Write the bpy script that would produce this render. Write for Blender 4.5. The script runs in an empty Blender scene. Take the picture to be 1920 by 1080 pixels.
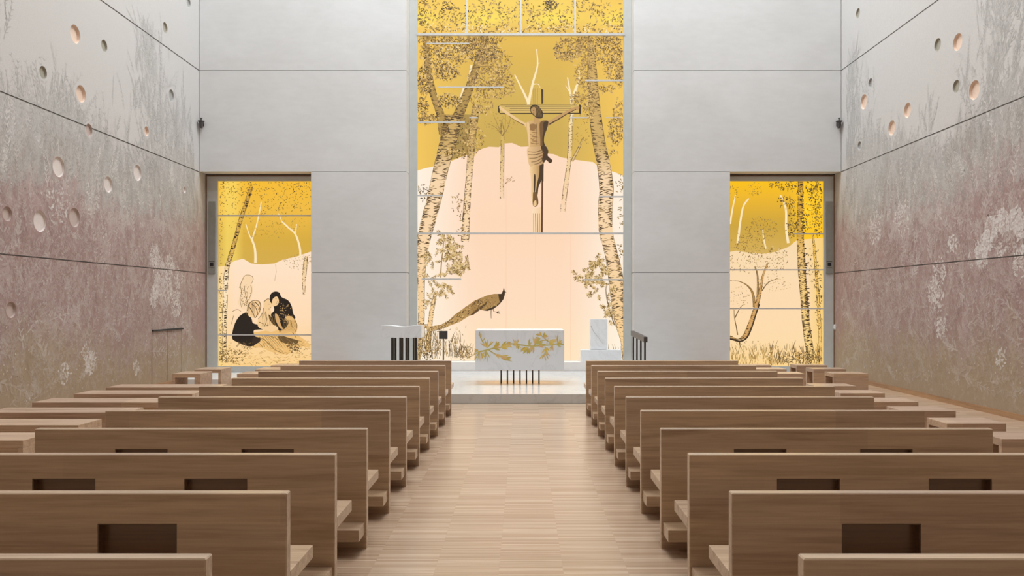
import bpy, bmesh, math, random
from mathutils import Vector, Matrix
R = random.Random(11)
scene = bpy.context.scene
COL = scene.collection
PI = math.pi

# ------------------------------------------------------------------ measures
F = 1500.0            # focal length in pixels of the 1920 wide frame
VX, VY = 980.0, 568.0  # vanishing point
EYE = 1.75
XL, XR = -7.527, 7.41  # side walls
YF = 18.60             # front wall
YG = 19.08             # glass plane, set back in the wall
YB = -3.2              # rear wall
ZC = 16.6              # ceiling

def lin(c):
    c = c / 255.0
    return c / 12.92 if c <= 0.04045 else ((c + 0.055) / 1.055) ** 2.4
def L(r, g, b, a=1.0):
    return (lin(r), lin(g), lin(b), a)

# ------------------------------------------------------------------ node helpers
def newmat(name):
    m = bpy.data.materials.new(name); m.use_nodes = True
    nt = m.node_tree; nt.nodes.clear()
    o = nt.nodes.new('ShaderNodeOutputMaterial')
    p = nt.nodes.new('ShaderNodeBsdfPrincipled')
    nt.links.new(p.outputs[0], o.inputs[0])
    return m, nt, p
def N(nt, t, **k):
    n = nt.nodes.new('ShaderNode' + t)
    for a, b in k.items(): setattr(n, a, b)
    return n
def lk(nt, a, b): nt.links.new(a, b)
def math_(nt, op, a, b=None, clamp=False):
    n = N(nt, 'Math', operation=op, use_clamp=clamp)
    for i, v in enumerate((a, b)):
        if v is None: continue
        if isinstance(v, (int, float)): n.inputs[i].default_value = v
        else: lk(nt, v, n.inputs[i])
    return n.outputs[0]
def mix(nt, fac, a, b, blend='MIX'):
    n = N(nt, 'Mix', data_type='RGBA', blend_type=blend)
    for s, v in ((n.inputs[0], fac), (n.inputs[6], a), (n.inputs[7], b)):
        if isinstance(v, (int, float)): s.default_value = v
        elif isinstance(v, tuple): s.default_value = v
        else: lk(nt, v, s)
    return n.outputs[2]
def noise(nt, vec, scale, detail=3, rough=0.55, dist=0.0):
    n = N(nt, 'TexNoise'); n.inputs['Scale'].default_value = scale
    n.inputs['Detail'].default_value = detail; n.inputs['Roughness'].default_value = rough
    n.inputs['Distortion'].default_value = dist
    if vec is not None: lk(nt, vec, n.inputs['Vector'])
    return n.outputs[0]
def ramp(nt, fac, stops, interp='LINEAR'):
    n = N(nt, 'ValToRGB'); n.color_ramp.interpolation = interp
    e = n.color_ramp.elements
    while len(e) < len(stops): e.new(0.5)
    for el, (p, c) in zip(e, stops): el.position = p; el.color = c
    lk(nt, fac, n.inputs[0]); return n.outputs[0]
def mapping(nt, vec, scale=(1, 1, 1), loc=None):
    n = N(nt, 'Mapping'); n.inputs['Scale'].default_value = scale
    lk(nt, vec, n.inputs['Vector'])
    if loc is not None: lk(nt, loc, n.inputs['Location'])
    return n.outputs[0]
def objco(nt): return N(nt, 'TexCoord').outputs['Object']

def plain(name, c, rough=0.5, metal=0.0, var=0.06, sc=6):
    m, nt, p = newmat(name)
    n = noise(nt, objco(nt), sc, 4)
    f = ramp(nt, n, [(0.3, (1 - var,) * 3 + (1,)), (0.7, (1 + var,) * 3 + (1,))])
    lk(nt, mix(nt, 1.0, c, f, 'MULTIPLY'), p.inputs['Base Color'])
    p.inputs['Roughness'].default_value = rough; p.inputs['Metallic'].default_value = metal
    return m

def wood(name, c, grain_axis='x', rough=0.27, boards=True):
    m, nt, p = newmat(name)
    co = objco(nt)
    rnd = N(nt, 'ObjectInfo').outputs['Random']
    cmb = N(nt, 'CombineXYZ')
    for i in range(3): lk(nt, math_(nt, 'MULTIPLY', rnd, 37.0 + 11 * i), cmb.inputs[i])
    sc = {'x': (0.8, 16, 16), 'y': (16, 0.8, 16), 'z': (16, 16, 0.8)}[grain_axis]
    g = noise(nt, mapping(nt, co, sc, cmb.outputs[0]), 1.0, 5, 0.6, 0.6)
    sc2 = tuple(s * 5 if s > 1 else s * 3 for s in sc)
    g2 = noise(nt, mapping(nt, co, sc2, cmb.outputs[0]), 1.0, 3, 0.6, 0.2)
    dark = tuple(v * k for v, k in zip(c[:3], (0.70, 0.66, 0.62))) + (1,)
    light = tuple(min(1, v * k) for v, k in zip(c[:3], (1.16, 1.17, 1.17))) + (1,)
    a = ramp(nt, g, [(0.28, dark), (0.5, c), (0.74, light)])
    f2 = ramp(nt, g2, [(0.35, (0.90, 0.89, 0.88, 1)), (0.6, (1.05, 1.05, 1.05, 1))])
    a = mix(nt, 1.0, a, f2, 'MULTIPLY')
    if boards:
        sep = N(nt, 'SeparateXYZ'); lk(nt, co, sep.inputs[0])
        bz = math_(nt, 'FLOOR', math_(nt, 'DIVIDE', math_(nt, 'ADD', sep.outputs[2], 0.01), 0.24))
        bx = math_(nt, 'FLOOR', math_(nt, 'DIVIDE', math_(nt, 'ADD', sep.outputs[0], math_(nt, 'MULTIPLY', rnd, 3.0)), 1.6))
        wn = N(nt, 'TexWhiteNoise', noise_dimensions='3D')
        c3 = N(nt, 'CombineXYZ'); lk(nt, bz, c3.inputs[0]); lk(nt, rnd, c3.inputs[1]); lk(nt, bx, c3.inputs[2])
        lk(nt, c3.outputs[0], wn.inputs['Vector'])
        fb = ramp(nt, wn.outputs[0], [(0.0, (0.90, 0.88, 0.88, 1)), (0.5, (1, 0.99, 0.97, 1)), (1.0, (1.07, 1.06, 1.0, 1))])
        a = mix(nt, 1.0, a, fb, 'MULTIPLY')
    lk(nt, a, p.inputs['Base Color'])
    p.inputs['Roughness'].default_value = rough; p.inputs['Specular IOR Level'].default_value = 0.8
    return m

M_pew = wood('oak', (0.50, 0.358, 0.243, 1))
M_niche = wood('shaded_oak', (0.12, 0.055, 0.024, 1), boards=False)  # pew oak with the shade of the recess put into its colour
M_stool = wood('pale_oak', (0.53, 0.375, 0.265, 1))
M_base = wood('skirting_oak', (0.36, 0.20, 0.10, 1), 'y', boards=False)
M_dark = plain('dark_bronze', (0.035, 0.027, 0.022, 1), 0.45, 0.3)
M_grey = plain('grey_bronze', (0.075, 0.065, 0.06, 1), 0.4, 0.2)
M_frame = plain('frame_metal', (0.52, 0.53, 0.51, 1), 0.4, 0.0, 0.03)
M_bar = plain('bar_metal', (0.56, 0.55, 0.53, 1), 0.4, 0.0, 0.03)
M_plate = plain('olive_steel', (0.27, 0.27, 0.24, 1), 0.4, 0.1, 0.08)
M_black = plain('black_plastic', (0.01, 0.01, 0.01, 1), 0.5)
M_white = plain('white_plastic', (0.75, 0.74, 0.72, 1), 0.4)
M_stone = plain('pale_stone', (0.70, 0.70, 0.69, 1), 0.35, 0, 0.03)
M_gap = plain('joint_filler', (0.03, 0.028, 0.026, 1), 0.9)
M_ceil = plain('ceiling_paint', (0.78, 0.78, 0.77, 1), 0.8, 0, 0.02)
M_rear = plain('rear_plaster', (0.26, 0.22, 0.185, 1), 0.8, 0, 0.03)
M_gold = plain('gold_bounce', (0.90, 0.46, 0.07, 1), 0.4, 0.0)
M_brownframe = plain('brown_reveal', (0.20, 0.11, 0.06, 1), 0.6)

def marble(name, c=(0.84, 0.86, 0.88, 1), rough=0.22, vein=0.35):
    m, nt, p = newmat(name)
    co = objco(nt)
    n = noise(nt, co, 1.1, 6, 0.6, 1.6)
    d = math_(nt, 'ABSOLUTE', math_(nt, 'SUBTRACT', n, 0.5))
    f = ramp(nt, d, [(0.0, (vein,) * 3 + (1,)), (0.028, (0, 0, 0, 1))])
    n2 = noise(nt, co, 0.9, 4)
    b = mix(nt, ramp(nt, n2, [(0.4, (0, 0, 0, 1)), (0.75, (0.5,) * 3 + (1,))]), c, tuple(v * 0.88 for v in c[:3]) + (1,))
    lk(nt, mix(nt, f, b, (0.33, 0.33, 0.34, 1)), p.inputs['Base Color'])
    p.inputs['Roughness'].default_value = rough
    return m
M_marble = marble('white_marble', vein=0.12)
M_marble_floor = marble('platform_marble', (0.60, 0.61, 0.605, 1), 0.2, 0.25)

# plaster of the front wall
def plaster():
    m, nt, p = newmat('front_plaster')
    co = objco(nt)
    a = noise(nt, mapping(nt, co, (0.5, 1, 0.9)), 1.0, 5, 0.6, 0.4)
    b = noise(nt, mapping(nt, co, (3, 3, 9)), 1.0, 4, 0.6, 0.3)
    c = ramp(nt, a, [(0.3, (0.605, 0.592, 0.578, 1)), (0.7, (0.665, 0.656, 0.648, 1))])
    f = ramp(nt, b, [(0.3, (0.97, 0.97, 0.97, 1)), (0.7, (1.02, 1.02, 1.02, 1))])
    lk(nt, mix(nt, 1.0, c, f, 'MULTIPLY'), p.inputs['Base Color'])
    p.inputs['Roughness'].default_value = 0.75
    return m
M_plaster = plaster()
M_sill = marble('sill_stone', (0.88, 0.84, 0.81, 1), 0.3, 0.06)

# strip parquet
def parquet():
    m, nt, p = newmat('strip_parquet')
    co = objco(nt)
    br = N(nt, 'TexBrick'); br.offset = 0.37; br.offset_frequency = 1
    br.inputs['Scale'].default_value = 1.0
    br.inputs['Brick Width'].default_value = 0.42; br.inputs['Row Height'].default_value = 0.024
    br.inputs['Mortar Size'].default_value = 0.0006; br.inputs['Mortar Smooth'].default_value = 0.3
    br.inputs['Bias'].default_value = 0.0
    br.inputs['Color1'].default_value = (0, 0, 0, 1); br.inputs['Color2'].default_value = (1, 1, 1, 1)
    br.inputs['Mortar'].default_value = (0.25, 0.25, 0.25, 1)
    lk(nt, co, br.inputs['Vector'])
    c = ramp(nt, br.outputs[0], [(0.0, (0.40, 0.272, 0.182, 1)), (0.35, (0.475, 0.34, 0.238, 1)), (0.75, (0.52, 0.385, 0.278, 1)), (1.0, (0.58, 0.44, 0.325, 1))])
    g = noise(nt, mapping(nt, co, (2.2, 60, 1)), 1.0, 4, 0.6, 0.3)
    f = ramp(nt, g, [(0.3, (0.87, 0.85, 0.83, 1)), (0.7, (1.09, 1.09, 1.09, 1))])
    g2 = noise(nt, mapping(nt, co, (0.8, 3.0, 1)), 1.0, 3, 0.6, 0.3)
    f2 = ramp(nt, g2, [(0.3, (0.93, 0.92, 0.91, 1)), (0.7, (1.05, 1.05, 1.05, 1))])
    lk(nt, mix(nt, 1.0, mix(nt, 1.0, c, f, 'MULTIPLY'), f2, 'MULTIPLY'), p.inputs['Base Color'])
    p.inputs['Roughness'].default_value = 0.22
    return m
M_floor = parquet()

# printed, backlit glass: colours come from the drawing laid down as faces
def printed(name, sample):
    m, nt, p = newmat(name)
    at = N(nt, 'Attribute', attribute_name='paint')
    lk(nt, at.outputs['Color'], p.inputs['Emission Color'])
    p.inputs['Emission Strength'].default_value = 0.97
    p.inputs['Base Color'].default_value = (0.03, 0.025, 0.02, 1)
    p.inputs['Roughness'].default_value = 0.35
    p.inputs['Specular IOR Level'].default_value = 0.25
    m.cycles.emission_sampling = 'FRONT' if sample else 'NONE'
    return m
M_print_bg = printed('backlit_glass', True)
M_print = printed('backlit_print', False)

# mural: weathered plaster fading from white to mauve to ochre, painted sprigs on top
def mural(flip):
    m, nt, p = newmat('mural_plaster')
    co = objco(nt)
    sep = N(nt, 'SeparateXYZ'); lk(nt, co, sep.inputs[0])
    z = sep.outputs[2]
    n1 = noise(nt, mapping(nt, co, (1, 0.55, 0.4)), 0.8, 3, 0.5)
    n2 = noise(nt, mapping(nt, co, (1, 2.6, 1.5)), 1.6, 6, 0.7, 1.0)
    zz = math_(nt, 'ADD', z, math_(nt, 'MULTIPLY', math_(nt, 'SUBTRACT', n1, 0.5), 2.2))
    zz = math_(nt, 'ADD', zz, math_(nt, 'MULTIPLY', math_(nt, 'SUBTRACT', n2, 0.5), 2.4))
    t = math_(nt, 'DIVIDE', zz, 10.0, True)
    och, mau, mau2, pk, wh = (0.34, 0.25, 0.165, 1), (0.325, 0.215, 0.195, 1), (0.375, 0.268, 0.247, 1), (0.455, 0.39, 0.36, 1), (0.505, 0.475, 0.452, 1)
    c = ramp(nt, t, [(0.06, och), (0.14, mau), (0.29, mau), (0.34, mau2), (0.39, (0.41, 0.365, 0.33, 1)), (0.47, wh)])
    # blurred plant shapes
    v = noise(nt, mapping(nt, co, (1, 5.5, 3.2)), 1.5, 7, 0.72, 1.4)
    msk = ramp(nt, math_(nt, 'DIVIDE', z, 10.0, True), [(0.03, (0.35,) * 3 + (1,)), (0.16, (0.6,) * 3 + (1,)), (0.40, (0.7,) * 3 + (1,)), (0.55, (0.12,) * 3 + (1,))])
    k = ramp(nt, v, [(0.50, (0, 0, 0, 1)), (0.66, (1, 1, 1, 1))])
    c = mix(nt, math_(nt, 'MULTIPLY', math_(nt, 'MULTIPLY', k, msk), 0.72), c, (0.54, 0.48, 0.44, 1))
    v2 = noise(nt, mapping(nt, co, (1, 9, 5)), 1.3, 6, 0.7, 2.0)
    k2 = ramp(nt, v2, [(0.36, (1, 1, 1, 1)), (0.47, (0, 0, 0, 1))])
    c = mix(nt, math_(nt, 'MULTIPLY', math_(nt, 'MULTIPLY', k2, msk), 0.28), c, (0.23, 0.16, 0.135, 1))
    gr = noise(nt, co, 55, 4, 0.65)
    f = ramp(nt, gr, [(0.3, (0.93,) * 3 + (1,)), (0.7, (1.06,) * 3 + (1,))])
    c = mix(nt, 1.0, c, f, 'MULTIPLY')
    at = N(nt, 'Attribute', attribute_name='paint')
    c = mix(nt, at.outputs['Alpha'], c, at.outputs['Color'])
    lk(nt, c, p.inputs['Base Color'])
    p.inputs['Roughness'].default_value = 0.8
    return m
M_mural = mural(0)
# gilding on the altar front uses the same attribute
def gilt():
    m, nt, p = newmat('gilt_drawing')
    at = N(nt, 'Attribute', attribute_name='paint')
    lk(nt, at.outputs['Color'], p.inputs['Base Color'])
    p.inputs['Roughness'].default_value = 0.5; p.inputs['Metallic'].default_value = 0.0
    return m
M_gilt = gilt()

# ------------------------------------------------------------------ mesh helpers
def bx(bm, x0, x1, y0, y1, z0, z1, bev=0.0, mi=0):
    r = bmesh.ops.create_cube(bm, size=1.0)
    vs = r['verts']
    for v in vs:
        v.co = Vector(((x0 + x1) / 2 + v.co.x * (x1 - x0), (y0 + y1) / 2 + v.co.y * (y1 - y0), (z0 + z1) / 2 + v.co.z * (z1 - z0)))
    fs = set(f for v in vs for f in v.link_faces)
    for f in fs: f.material_index = mi
    if bev:
        es = list(set(e for v in vs for e in v.link_edges))
        bmesh.ops.bevel(bm, geom=es, offset=bev, segments=2, affect='EDGES', profile=0.7)
def cyl(bm, p0, p1, r0, r1=None, seg=16, cap=True):
    r1 = r0 if r1 is None else r1
    p0, p1 = Vector(p0), Vector(p1); d = p1 - p0
    q = Vector((0, 0, 1)).rotation_difference(d.normalized()).to_matrix().to_4x4()
    mt = Matrix.Translation((p0 + p1) / 2) @ q
    return bmesh.ops.create_cone(bm, cap_ends=cap, segments=seg, radius1=r0, radius2=r1, depth=d.length, matrix=mt)
def obj(name, bm, mats, parent=None, smooth=False):
    me = bpy.data.meshes.new(name)
    bm.normal_update(); bm.to_mesh(me); bm.free()
    if not isinstance(mats, (list, tuple)): mats = [mats]
    for m in mats: me.materials.append(m)
    if smooth:
        for p in me.polygons: p.use_smooth = True
    o = bpy.data.objects.new(name, me); COL.objects.link(o)
    if parent: o.parent = parent
    return o
def box_obj(name, b, m, parent=None, bev=0.0):
    bm = bmesh.new(); bx(bm, *b, bev=bev); return obj(name, bm, m, parent)
def empty(name, loc=(0, 0, 0), label=None, cat=None, group=None, kind=None):
    o = bpy.data.objects.new(name, None); COL.objects.link(o); o.location = loc
    o.empty_display_size = 0.2
    tag(o, label, cat, group, kind); return o
def tag(o, label=None, cat=None, group=None, kind=None):
    if label: o['label'] = label
    if cat: o['category'] = cat
    if group: o['group'] = group
    if kind: o['kind'] = kind
    return o
def copy_tree(o, parent=None):
    c = o.copy(); COL.objects.link(c); c.parent = parent
    for ch in [k for k in bpy.data.objects if k.parent == o]: copy_tree(ch, c)
    return c

# ------------------------------------------------------------------ painter: drawn shapes as faces
class Painter:
    def __init__(s, to3d, step=0.0003, tie=6e-6, mod=40):
        s.tie, s.mod = tie, mod
        s.v, s.f, s.c, s.mi, s.to3d, s.step, s.n = [], [], [], [], to3d, step, 0
    def poly(s, pts, col, layer=1, mi=0):
        s.n += 1
        off = layer * s.step + (s.n % s.mod) * s.tie
        i0 = len(s.v)
        for k, p in enumerate(pts):
            s.v.append(s.to3d(p[0], p[1], off))
            s.c.append(col[k] if isinstance(col, list) else col)
        s.f.append(tuple(range(i0, i0 + len(pts)))); s.mi.append(mi)
    def leaf(s, x, y, a, ln, w, col, layer=1, mi=0):
        ca, sa = math.cos(a), math.sin(a)
        pts = []
        for u, v in ((0, 0), (0.28, 0.45), (0.62, 0.4), (1, 0), (0.62, -0.45), (0.28, -0.4)):
            pts.append((x + ca * u * ln - sa * v * w, y + sa * u * ln + ca * v * w))
        s.poly(pts, col, layer, mi)
    def line(s, pts, w0, w1, col, layer=1, mi=0):
        n = len(pts)
        lft, rgt = [], []
        for i in range(n):
            a, b = pts[max(0, i - 1)], pts[min(n - 1, i + 1)]
            dx, dy = b[0] - a[0], b[1] - a[1]; d = math.hypot(dx, dy) or 1
            w = (w0 + (w1 - w0) * i / (n - 1)) / 2
            lft.append((pts[i][0] - dy / d * w, pts[i][1] + dx / d * w))
            rgt.append((pts[i][0] + dy / d * w, pts[i][1] - dx / d * w))
        for i in range(n - 1):
            c = [col[i], col[i + 1], col[i + 1], col[i]] if isinstance(col, list) else col
            s.poly([lft[i], lft[i + 1], rgt[i + 1], rgt[i]], c, layer, mi)
    def ell(s, x, y, rx, ry, col, layer=1, n=14, a=0, mi=0):
        ca, sa = math.cos(a), math.sin(a)
        s.poly([(x + ca * rx * math.cos(t) - sa * ry * math.sin(t), y + sa * rx * math.cos(t) + ca * ry * math.sin(t))
                for t in (2 * PI * k / n for k in range(n))], col, layer, mi)
    def build(s, name, mats, parent=None, base=None):
        me = bpy.data.meshes.new(name)
        v0, f0 = ([], []) if base is None else base
        k = len(v0)
        me.from_pydata(list(v0) + s.v, [], list(f0) + [tuple(i + k for i in f) for f in s.f])
        at = me.attributes.new('paint', 'FLOAT_COLOR', 'POINT')
        flat = [0.0] * (4 * k)
        for c in s.c: flat.extend(c)
        at.data.foreach_set('color', flat)
        for m in mats: me.materials.append(m)
        me.polygons.foreach_set('material_index', [0] * len(f0) + s.mi)
        me.update()
        o = bpy.data.objects.new(name, me); COL.objects.link(o)
        if parent: o.parent = parent
        return o

# drawing units of the printed windows: one unit is 1/F of the glass distance
GU = YG / F
def glass3d(x, y, off): return ((x - VX) * GU, YG - off, EYE + (VY - y) * GU)
def gx(x): return (x - VX) * GU
def gz(y): return EYE + (VY - y) * GU

INK = L(62, 44, 24); INK2 = L(104, 78, 42); INK3 = L(150, 118, 66)
def interp(pts, n):
    out = []
    seg = len(pts) - 1
    for i in range(n + 1):
        t = i / n * seg; k = min(seg - 1, int(t)); u = t - k
        p0 = pts[max(0, k - 1)]; p1 = pts[k]; p2 = pts[k + 1]; p3 = pts[min(seg, k + 2)]
        out.append(tuple(0.5 * (2 * b + (-a + c) * u + (2 * a - 5 * b + 4 * c - d) * u * u + (-a + 3 * b - 3 * c + d) * u ** 3)
                         for a, b, c, d in zip(p0, p1, p2, p3)))
    return out
def smooth(pts, k=4):
    n = len(pts); out = []
    for i in range(n):
        a, b, c, d = pts[i - 1], pts[i], pts[(i + 1) % n], pts[(i + 2) % n]
        for j in range(k):
            u = j / k
            out.append(tuple(0.5 * (2 * q + (-p + r) * u + (2 * p - 5 * q + 4 * r - t) * u * u + (-p + 3 * q - 3 * r + t) * u ** 3) for p, q, r, t in zip(a, b, c, d)))
    return out
def birch(P, pts, body, marks, layer=5, dark=INK, mid=INK2, n=40, shade=0.25, clip=None):
    """pts: (x, y, width) along the trunk"""
    q = interp(pts, n)
    for i in range(n):
        (x0, y0, w0), (x1, y1, w1) = q[i], q[i + 1]
        c0 = body(y0); c1 = body(y1)
        P.poly([(x0 - w0 / 2, y0), (x1 - w1 / 2, y1), (x1 + w1 / 2, y1), (x0 + w0 / 2, y0)], [c0, c1, c1, c0], layer)
    for i in range(marks * 2):
        t = R.random() * n; k = min(n - 1, int(t)); u = t - k
        x = q[k][0] + (q[k + 1][0] - q[k][0]) * u; y = q[k][1] + (q[k + 1][1] - q[k][1]) * u; w = q[k][2]
        side = R.choice((-1, -1, 1, 1, 0))
        c = dark if R.random() < 0.45 else mid if R.random() < .6 else INK3
        ln = w * R.uniform(0.12, 0.45); th = R.uniform(0.6, 1.7) * (0.6 + w / 40)
        if side == 0:
            xs = x + R.uniform(-0.3, 0.3) * w
            P.leaf(xs - ln / 2, y, R.uniform(-0.25, 0.25), ln, th, c, layer + 1)
        else:
            xs = x + side * w / 2
            P.leaf(xs, y, (PI if side > 0 else 0) + R.uniform(-0.55, 0.55), ln, th, c, layer + 1)
    for i in range(n):
        (x0, y0, w0), (x1, y1, w1) = q[i], q[i + 1]
        for s in (-1, 1):
            if R.random() < 0.7:
                e = 0.5 + R.random() * 0.9
                P.poly([(x0 + s * w0 / 2, y0), (x1 + s * w1 / 2, y1), (x1 + s * (w1 / 2 - e), y1), (x0 + s * (w0 / 2 - e * 0.6), y0)], dark if R.random() < .6 else mid, layer + 1)
def leaves(P, cx, cy, rx, ry, n, cols, ln=(4, 8), wd=(1.4, 2.6), layer=8, bias=None, clipx=None, clipy=None):
    for i in range(n):
        a = R.random() * 2 * PI; r = math.sqrt(R.random())
        x, y = cx + rx * r * math.cos(a), cy + ry * r * math.sin(a)
        if clipx and not (clipx[0] + 2 < x < clipx[1] - 8): 
            if not (clipx[0] + 1 < x < clipx[1] - 1): continue
        if clipy and not (clipy[0] < y < clipy[1]): continue
        an = R.random() * 2 * PI if bias is None else bias + R.gauss(0, 0.6)
        l = R.uniform(*ln)
        if clipx:
            ex = x + math.cos(an) * l
            if not clipx[0] + 1 < ex < clipx[1] - 1: an = PI - an
        P.leaf(x, y, an, l, R.uniform(*wd), R.choice(cols), layer)
LFT = [L(218, 178, 98), L(204, 166, 96), L(228, 192, 122), L(190, 152, 92), L(178, 142, 86)]
def mass(P, cx, cy, rx, ry, n, cols, ln=(3.5, 7), wd=(1.2, 2.3), layer=10, **k):
    leaves(P, cx, cy, rx * 1.05, ry * 1.05, int(n * 1.3), LFT, (4, 8), (1.8, 3.4), layer - 1, **k)
    leaves(P, cx, cy, rx, ry, int(n * 1.7), cols, (ln[0] * .8, ln[1] * .85), (wd[0] * .8, wd[1] * .85), layer, **k)
def twig(P, x, y, a, ln, cols, stem, layer=8, lsz=6, w=0.9):
    pts = [(x, y)]; aa = a
    for i in range(6):
        aa += R.uniform(-0.18, 0.18)
        pts.append((pts[-1][0] + math.cos(aa) * ln / 6, pts[-1][1] + math.sin(aa) * ln / 6))
    P.line(pts, w, w * 0.4, stem, layer)
    for i, p in enumerate(pts[1:]):
        for s in (-1, 1):
            P.leaf(p[0], p[1], aa + s * R.uniform(0.5, 1.1), lsz * R.uniform(0.7, 1.2), lsz * 0.34, R.choice(cols), layer + 1)
    P.leaf(pts[-1][0], pts[-1][1], aa, lsz, lsz * 0.3, R.choice(cols), layer + 1)
def grass(P, x0, x1, y0, y1, n, cols, h=(6, 16), layer=9):
    for i in range(n):
        x = R.uniform(x0, x1); y = R.uniform(y0, y1); hh = R.uniform(*h); b = R.uniform(-0.4, 0.4) * hh
        x = min(max(x, x0 + abs(b) + 1), x1 - abs(b) - 1)
        P.line([(x, y), (x + b * 0.4, y - hh * 0.55), (x + b, y - hh)], 1.1, 0.4, R.choice(cols), layer)

def grid_bg(P, x0, x1, y0, y1, f, nx, ny):
    for i in range(nx):
        for j in range(ny):
            xa, xb = x0 + (x1 - x0) * i / nx, x0 + (x1 - x0) * (i + 1) / nx
            ya, yb = y0 + (y1 - y0) * j / ny, y0 + (y1 - y0) * (j + 1) / ny
            P.poly([(xa, yb), (xb, yb), (xb, ya), (xa, ya)], [f(xa, yb), f(xb, yb), f(xb, ya), f(xa, ya)], 0, 0)
def lerp(a, b, t):
    t = max(0, min(1, t)); return tuple(p + (q - p) * t for p, q in zip(a, b))
def curve_col(stops):
    def f(y):
        if y <= stops[0][0]: return stops[0][1]
        for (a, ca), (b, cb) in zip(stops, stops[1:]):
            if y <= b: return lerp(ca, cb, (y - a) / (b - a))
        return stops[-1][1]
    return f

# ================================================================== SETTING
def st(o): o['kind'] = 'structure'; return o
PLX0, PLX1, PLY = -3.9, 3.78, 13.9      # marble platform
fl = bmesh.new(); bx(fl, XL - .4, XR + .4, YB - .4, YG + .6, -0.2, 0.0)
st(obj('floor', fl, M_floor))

# ceiling with roof-light slots
SLOTS = [(14.5, 17.7), (9.0, 11.0), (4.6, 6.6)]
cb = bmesh.new()
yy = YB - .4
for a, b in sorted(SLOTS):
    bx(cb, XL - .4, XR + .4, yy, a, ZC, ZC + .3)
    bx(cb, XL - .4, XL + 1.4, a, b, ZC, ZC + .3); bx(cb, XR - 1.4, XR + .4, a, b, ZC, ZC + .3)
    yy = b
bx(cb, XL - .4, XR + .4, yy, YG + .6, ZC, ZC + .3)
st(obj('ceiling', cb, M_ceil))
rw = bmesh.new(); bx(rw, XL - .4, XR + .4, YB - .4, YB, 0, ZC)
st(obj('wall_rear', rw, M_rear))

# front wall: plaster panels with open joints, three openings
J = [0.0, 2.457, 4.80, 7.156, 9.51, 11.86, 14.21, ZC]
WX = (-4.92, -2.70, 2.59, 4.82)
g = 0.006
fw = bmesh.new()
for i in range(7):
    za, zb = J[i] + (g if i else 0), J[i + 1] - g
    if i < 2:
        bx(fw, WX[0], WX[1], YF, YG + .03, za, zb); bx(fw, WX[2], WX[3], YF, YG + .03, za, zb)
        if i:
            pass
    else:
        bx(fw, XL + .012, WX[1], YF, YG + .03, za, zb); bx(fw, WX[2], XR - .012, YF, YG + .03, za, zb)
st(obj('wall_front', fw, M_plaster))
bk = bmesh.new()
for i in range(1, 7):
    z = J[i]
    if i == 1:
        bx(bk, WX[0] + .02, WX[1] - .02, YF + .02, YG, z - .02, z + .02); bx(bk, WX[2] + .02, WX[3] - .02, YF + .02, YG, z - .02, z + .02)
    else:
        bx(bk, XL + .03 if i > 2 else WX[0] + .02, WX[1] - .02, YF + .02, YG, z - .02, z + .02)
        bx(bk, WX[2] + .02, XR - .03 if i > 2 else WX[3] - .02, YF + .02, YG, z - .02, z + .02)
jf = obj('joint_filler', bk, M_gap, bpy.data.objects['wall_front'])
# outside of the openings (lintel and jambs behind the glass)
ob = bmesh.new(); bx(ob, XL - .4, XR + .4, YG + .25, YG + .6, 0, ZC)
st(obj('wall_outer', ob, M_rear))

# ---------------------------------------------------------------- mural walls
def wall_point(side, px, py):
    X = XL if side < 0 else XR
    d = X * F / (px - VX)
    return d, EYE + (VY - py) * d / F
HOLES = {-1: [(141, 64, 17, 'p'), (195.5, 86, 11, 'o'), (81, 136, 12, 'o'), (152, 176, 16, 'p'), (167, 244, 12, 'm'), (309.6, 52, 10, 'o'),
              (353.7, 5, 9, 'g'), (321.5, 179, 11, 'g'), (275, 246, 9, 'p'), (110, 313, 19, 'w'), (258, 324, 15, 'w'), (203, 346, 15, 'w'),
              (346, 356, 6, 'w'), (13.7, 401, 14, 'm'), (75, 415, 20, 'w'), (140, 408, 18, 'm'), (21, 581, 15, 'm')],
         1: [(1608.5, 25, 9, 'o'), (1758, 84, 12, 'o'), (1795.6, 79, 16, 'p'), (1793, 162, 12, 'o'), (1827, 169, 18, 'p'), (1632, 156, 9, 'g'),
             (1619.6, 191, 14, 'p'), (1701.5, 207, 14, 'p'), (1672, 240, 14, 'p'), (1611.5, 273, 8, 'g')]}
M_hole = {'p': plain('peach_recess', (0.70, 0.53, 0.42, 1), 0.7), 'o': plain('olive_recess', (0.34, 0.31, 0.25, 1), 0.7),  # peach has the warm light on those recesses put into its colour
          'm': plain('rose_recess', (0.47, 0.37, 0.33, 1), 0.7), 'g': plain('grey_recess', (0.36, 0.35, 0.33, 1), 0.7),
          'w': plain('pale_recess', (0.62, 0.54, 0.50, 1), 0.7)}
HLAB = {'p': 'peach coloured round recess', 'o': 'dark olive round recess', 'm': 'dusky rose round recess', 'g': 'grey round recess', 'w': 'pale round recess'}

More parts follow.
